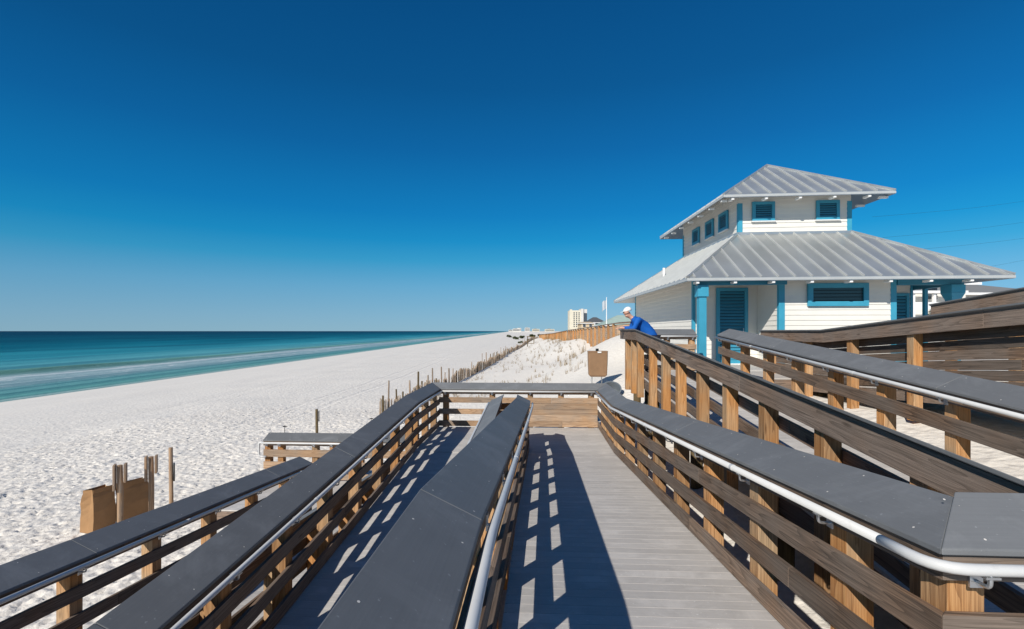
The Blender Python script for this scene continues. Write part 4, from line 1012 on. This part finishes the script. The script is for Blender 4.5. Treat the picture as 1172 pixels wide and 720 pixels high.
# small blocks of the far skyline
for i, (X, w, h, Y, m_) in enumerate(((2, 22, 10, 1500, 'hotelwhite'), (40, 16, 13, 1520, 'hotelwhite'), (62, 22, 9, 1480, 'cream'), (-12, 14, 7, 1700, 'hotelwhite'), (92, 26, 8, 1350, 'cream'), (20, 14, 14, 1800, 'hotelwhite'))):
    lab = ['low white block on the far shore, nearest the sea', 'tallish white block in the far skyline row', 'cream low block in the far skyline row', 'tiny white block where shore meets horizon', 'wide cream block nearest the hotel tower side', 'slim white tower in the far skyline'][i]
    o = empty('far_block', W(X+w/2, Y, 0), lab, 'building', 'skyline buildings')
    mb = MB(); fbox(mb, X, X+w, Y, Y+15, -1, h); mb.build('wall', M[m_], o)
    mb = MB(); fbox(mb, X+1, X+w-1, Y-0.3, Y+0.2, h*0.35, h*0.5); fbox(mb, X+1, X+w-1, Y-0.3, Y+0.2, h*0.65, h*0.8); mb.build('window', M['farglass'], o)
    mb = MB(); fbox(mb, X+w*.3, X+w*.6, Y+3, Y+9, h+0.01, h+1.6); mb.build('roof', M['greyroof'], o)
# flagpole
fp = W(27.3, 140, 1.0); o = empty('flagpole', fp, 'white flagpole with a pale flag above the far boardwalk', 'flagpole')
mb = MB(); mb.tube([fp, fp+Vector((0, 0, 11.3))], [0.16, 0.09], 8); mb.build('pole', M['trimwhite'], o)
mb = MB(); rows = []
for i in range(9):
    f = i/8; rows.append([fp+Vector((-f*1.25*CT, 0.2*math.sin(f*9), 10.6-zz-f*0.7-0.15*math.sin(f*7))) for zz in (0, 2.3+0.6*f)])
for a, b in zip(rows, rows[1:]): mb.face([a[0], a[1], b[1], b[0]])
mb.build('flag', M['flag'], o, smooth=True)
# overhead lines beyond the building
for i, (za, zb, xe) in enumerate(((19.0, 24.8, 0), (16.0, 20.6, 1.5), (14.0, 17.0, 3.0), (9.3, 12.2, -2))):
    A, B_ = W(52+xe, 70, za), W(150+xe, 110, zb+16); mb = MB(); pts = []
    for k in range(13):
        f = k/12; p = A*(1-f)+B_*f; p.z -= 2.2*math.sin(math.pi*f); pts.append(p)
    mb.tube(pts, 0.012, 5); c = mb.build('power_line', M['cable'])
    tag(c, ['topmost faint cable crossing the sky right of the building', 'second faint cable crossing the sky right of the building', 'third faint cable crossing the sky right of the building', 'lowest cable meeting the roof eave at the right edge'][i], 'cable', 'overhead cables')

# ------------------------------------------------------------------ the man at the railing
def skin_mesh(name, verts, edges, mat, sub=2):
    me = D.meshes.new(name); me.from_pydata([v[:3] for v in verts], edges, [])
    o = D.objects.new(name, me); COL.objects.link(o)
    md = o.modifiers.new('skin', 'SKIN'); md.use_smooth_shade = True
    for i, v in enumerate(verts):
        r = v[3]; me.skin_vertices[0].data[i].radius = (r, v[4] if len(v) > 4 else r)
    me.skin_vertices[0].data[0].use_root = True
    ss = o.modifiers.new('sub', 'SUBSURF'); ss.levels = sub; ss.render_levels = sub
    dg = bpy.context.evaluated_depsgraph_get(); ev = o.evaluated_get(dg)
    out = D.meshes.new_from_object(ev); out.name = name
    D.objects.remove(o); D.meshes.remove(me)
    out.materials.clear(); out.materials.append(mat); out.shade_smooth()
    return out
# local frame: x forward (towards the rail, -world x), y to his left, z up; feet at z=0
PX, PY = 3.02, 12.88
per = empty('person', (PX, PY, ZT), 'person in a blue jacket and white cap leaning forward on the top landing railing', 'person'); per.rotation_euler.z = math.pi
V = []; E_ = []
def add(*c): V.append(c); return len(V)-1
def chain(ids): E_.extend(zip(ids, ids[1:]))
pel = add(0.03, 0, 0.93, 0.105, 0.12); sp1 = add(0.12, 0, 1.08, 0.125, 0.15); sp2 = add(0.28, 0, 1.23, 0.13, 0.165); chs = add(0.42, 0, 1.34, 0.115, 0.15)
nk = add(0.53, 0, 1.42, 0.058); nk2 = add(0.58, 0, 1.47, 0.055); hd1 = add(0.63, 0, 1.50, 0.078); hd2 = add(0.66, 0, 1.57, 0.096, 0.086); hd3 = add(0.655, 0, 1.645, 0.088, 0.08)
chain([pel, sp1, sp2, chs, nk, nk2, hd1, hd2, hd3])
jaw = add(0.70, 0, 1.485, 0.045); E_.append((hd1, jaw)); nose = add(0.765, 0, 1.555, 0.014); E_.append((hd2, nose))
hands = []
for sgn in (-1, 1):
    hip = add(0.02, sgn*0.09, 0.86, 0.075); kn = add(0.045, sgn*0.115, 0.49, 0.062); an = add(-0.03, sgn*0.12, 0.09, 0.042); to = add(0.13, sgn*0.135, 0.04, 0.04)
    chain([pel, hip, kn, an, to])
    sh = add(0.42, sgn*0.19, 1.36, 0.068); el = add(0.52, sgn*0.25, 1.13, 0.048); wr = add(0.76, sgn*0.12, 1.165, 0.031); pm = add(0.845, sgn*0.075, 1.165, 0.03, 0.02)
    chain([chs, sh, el, wr, pm]); hands.append((sgn, pm))
    for k, (fy_, ln) in enumerate(((-0.028, 0.058), (-0.009, 0.068), (0.010, 0.064), (0.028, 0.05))):
        f1 = add(0.88, sgn*0.07+fy_, 1.165, 0.0095); f2 = add(0.88+ln*0.6, sgn*0.065+fy_, 1.150, 0.009); f3 = add(0.88+ln*0.9, sgn*0.06+fy_, 1.125, 0.008); chain([pm, f1, f2, f3])
    t1 = add(0.825, sgn*0.075-sgn*0.035, 1.172, 0.011); t2 = add(0.86, sgn*0.02, 1.165, 0.0095); chain([pm, t1, t2])
    er = add(0.645, sgn*0.095, 1.56, 0.016); E_.append((hd2, er))
body = skin_mesh('person_body', V, E_, M['skin'])
o = D.objects.new('body', body); COL.objects.link(o); o.parent = per
def garment(name, vs, es, mat):
    m_ = skin_mesh(name, vs, es, mat); g = D.objects.new(name, m_); COL.objects.link(g); g.parent = per; return g
jv = [(0.0, 0, 0.83, 0.16, 0.19), (0.03, 0, 0.92, 0.165, 0.19), (0.12, 0, 1.08, 0.155, 0.18), (0.28, 0, 1.23, 0.16, 0.19), (0.42, 0, 1.345, 0.14, 0.175), (0.525, 0, 1.42, 0.082)]
je = [(0, 1), (1, 2), (2, 3), (3, 4), (4, 5)]
for sgn in (-1, 1):
    b = len(jv); jv += [(0.42, sgn*0.19, 1.365, 0.09), (0.52, sgn*0.25, 1.14, 0.068), (0.745, sgn*0.13, 1.168, 0.048)]; je += [(4, b), (b, b+1), (b+1, b+2)]
jk = garment('jacket', jv, je, M['jacket'])
tx_ = D.textures.new('cloth_folds', 'CLOUDS'); tx_.noise_scale = 0.11
dm = jk.modifiers.new('folds', 'DISPLACE'); dm.texture = tx_; dm.strength = 0.035; dm.mid_level = 0.5
tv = [(0.02, 0, 0.94, 0.155, 0.172)]; te = []
for sgn in (-1, 1):
    b = len(tv); tv += [(0.0, sgn*0.10, 0.86, 0.113), (0.045, sgn*0.115, 0.49, 0.085), (-0.03, sgn*0.12, 0.10, 0.066)]; te += [(0, b), (b, b+1), (b+1, b+2)]
garment('trousers', tv, te, M['trousers'])
for sgn in (-1, 1): garment('shoe', [(-0.05, sgn*0.12, 0.055, 0.052), (0.06, sgn*0.13, 0.05, 0.05), (0.17, sgn*0.135, 0.04, 0.042)], [(0, 1), (1, 2)], M['shoe'])
# cap: crown and brim
bm = bmesh.new(); bmesh.ops.create_uvsphere(bm, u_segments=20, v_segments=12, radius=1)
bmesh.ops.delete(bm, geom=[v for v in bm.verts if v.co.z < -0.05], context='VERTS')
for v in bm.verts: v.co = Vector((0.645+v.co.x*0.112, v.co.y*0.10, 1.605+v.co.z*0.115-v.co.x*0.02))
me = D.meshes.new('hat'); bm.to_mesh(me); bm.free(); me.materials.append(M['capcloth']); me.shade_smooth()
h_ = D.objects.new('hat', me); COL.objects.link(h_); h_.parent = per
s_ = h_.modifiers.new('t', 'SOLIDIFY'); s_.thickness = 0.004
mb = MB(); br = [(0.735, -0.075), (0.79, -0.055), (0.825, 0), (0.79, 0.055), (0.735, 0.075), (0.72, 0)]
mb.prism([Vector((x, y, 1.592-0.25*(x-0.735))) for x, y in br], [Vector((x, y, 1.60-0.25*(x-0.735))) for x, y in br], Vector((1, 0, 0)))
me = mb.mesh('brim', M['capcloth']); b_ = D.objects.new('hat_brim', me); COL.objects.link(b_); b_.parent = h_
# eyes and mouth, small marks set into the face
mb = MB()
for sgn in (-1, 1):
    mb.tube([(0.742, sgn*0.034, 1.573), (0.749, sgn*0.034, 1.572)], 0.010, 8)
me = mb.mesh('eyes', M['dark']); e_ = D.objects.new('eyes', me); COL.objects.link(e_); e_.parent = per
mb = MB(); mb.tube([(0.728, -0.022, 1.508), (0.737, 0, 1.508), (0.728, 0.022, 1.508)], 0.006, 6)
me = mb.mesh('mouth', paint('lip', (0.35, 0.13, 0.1))); e_ = D.objects.new('mouth', me); COL.objects.link(e_); e_.parent = per

# ------------------------------------------------------------------ light, sky, camera
travel = Vector((0.78, 1.27, -1.0)).normalized(); to_sun = -travel
el = math.asin(to_sun.z); az = math.atan2(to_sun.x, to_sun.y)
w = D.worlds.new('World'); scn.world = w; w.use_nodes = True; nt = w.node_tree
bg = nt.nodes['Background']; sky = nt.nodes.new('ShaderNodeTexSky'); sky.sky_type = 'NISHITA'; sky.sun_disc = False
sky.sun_elevation = el; sky.sun_rotation = az % (2*math.pi); sky.altitude = 0; sky.air_density = 1.0; sky.dust_density = 0.4; sky.ozone_density = 3.0
sky.ozone_density = 1.5; sky.dust_density = 0.2
tc = nt.nodes.new('ShaderNodeTexCoord'); sp = nt.nodes.new('ShaderNodeSeparateXYZ'); nt.links.new(tc.outputs['Generated'], sp.inputs[0])
cr = ramp(nt, [(0.0, (0.25, 0.45, 0.58)), (0.03, (0.21, 0.43, 0.60)), (0.09, (0.12, 0.38, 0.61)), (0.14, (0.03, 0.315, 0.58)), (0.18, (0.004, 0.255, 0.55)),
               (0.23, (0.0, 0.195, 0.495)), (0.343, (0.0, 0.122, 0.36)), (0.444, (0.0, 0.086, 0.265)), (0.57, (0.0, 0.066, 0.215)), (1.0, (0.0, 0.05, 0.17))])
nt.links.new(sp.outputs[2], cr.inputs[0])
az_ = math_n(nt, 'MULTIPLY_ADD', sp.outputs[0], 0.22); nt.nodes[-1].inputs[2].default_value = 1.08      # polarised band: deeper seaward, paler inland
grad = nt.nodes.new('ShaderNodeVectorMath'); grad.operation = 'SCALE'; nt.links.new(cr.outputs[0], grad.inputs[0])
nt.links.new(math_n(nt, 'MULTIPLY', az_, 10.0), grad.inputs['Scale'])
mx = mixc(nt, 0.97, sky.outputs[0], grad.outputs[0])
nt.links.new(mx, bg.inputs[0]); bg.inputs[1].default_value = 0.10
sun = D.lights.new('sun', 'SUN'); sun.energy = 5.0; sun.angle = R(0.53); sun.color = (1.0, 0.95, 0.87)
so = D.objects.new('sun', sun); COL.objects.link(so); so.rotation_euler = travel.to_track_quat('-Z', 'Y').to_euler(); so.location = (-20, -30, 40)
cam = D.cameras.new('camera'); co = D.objects.new('camera', cam); COL.objects.link(co)
co.location = (0, 0, EYE); co.rotation_euler = (R(90), 0, TH)
cam.sensor_width = 36; cam.lens = 555/1172*36; cam.shift_y = 19/1172; cam.clip_start = 0.05; cam.clip_end = 200000
scn.camera = co
vs = scn.view_settings; vs.view_transform = 'Standard'; vs.look = 'None'; vs.exposure = 0.0; vs.gamma = 1.0; vs.use_curve_mapping = False
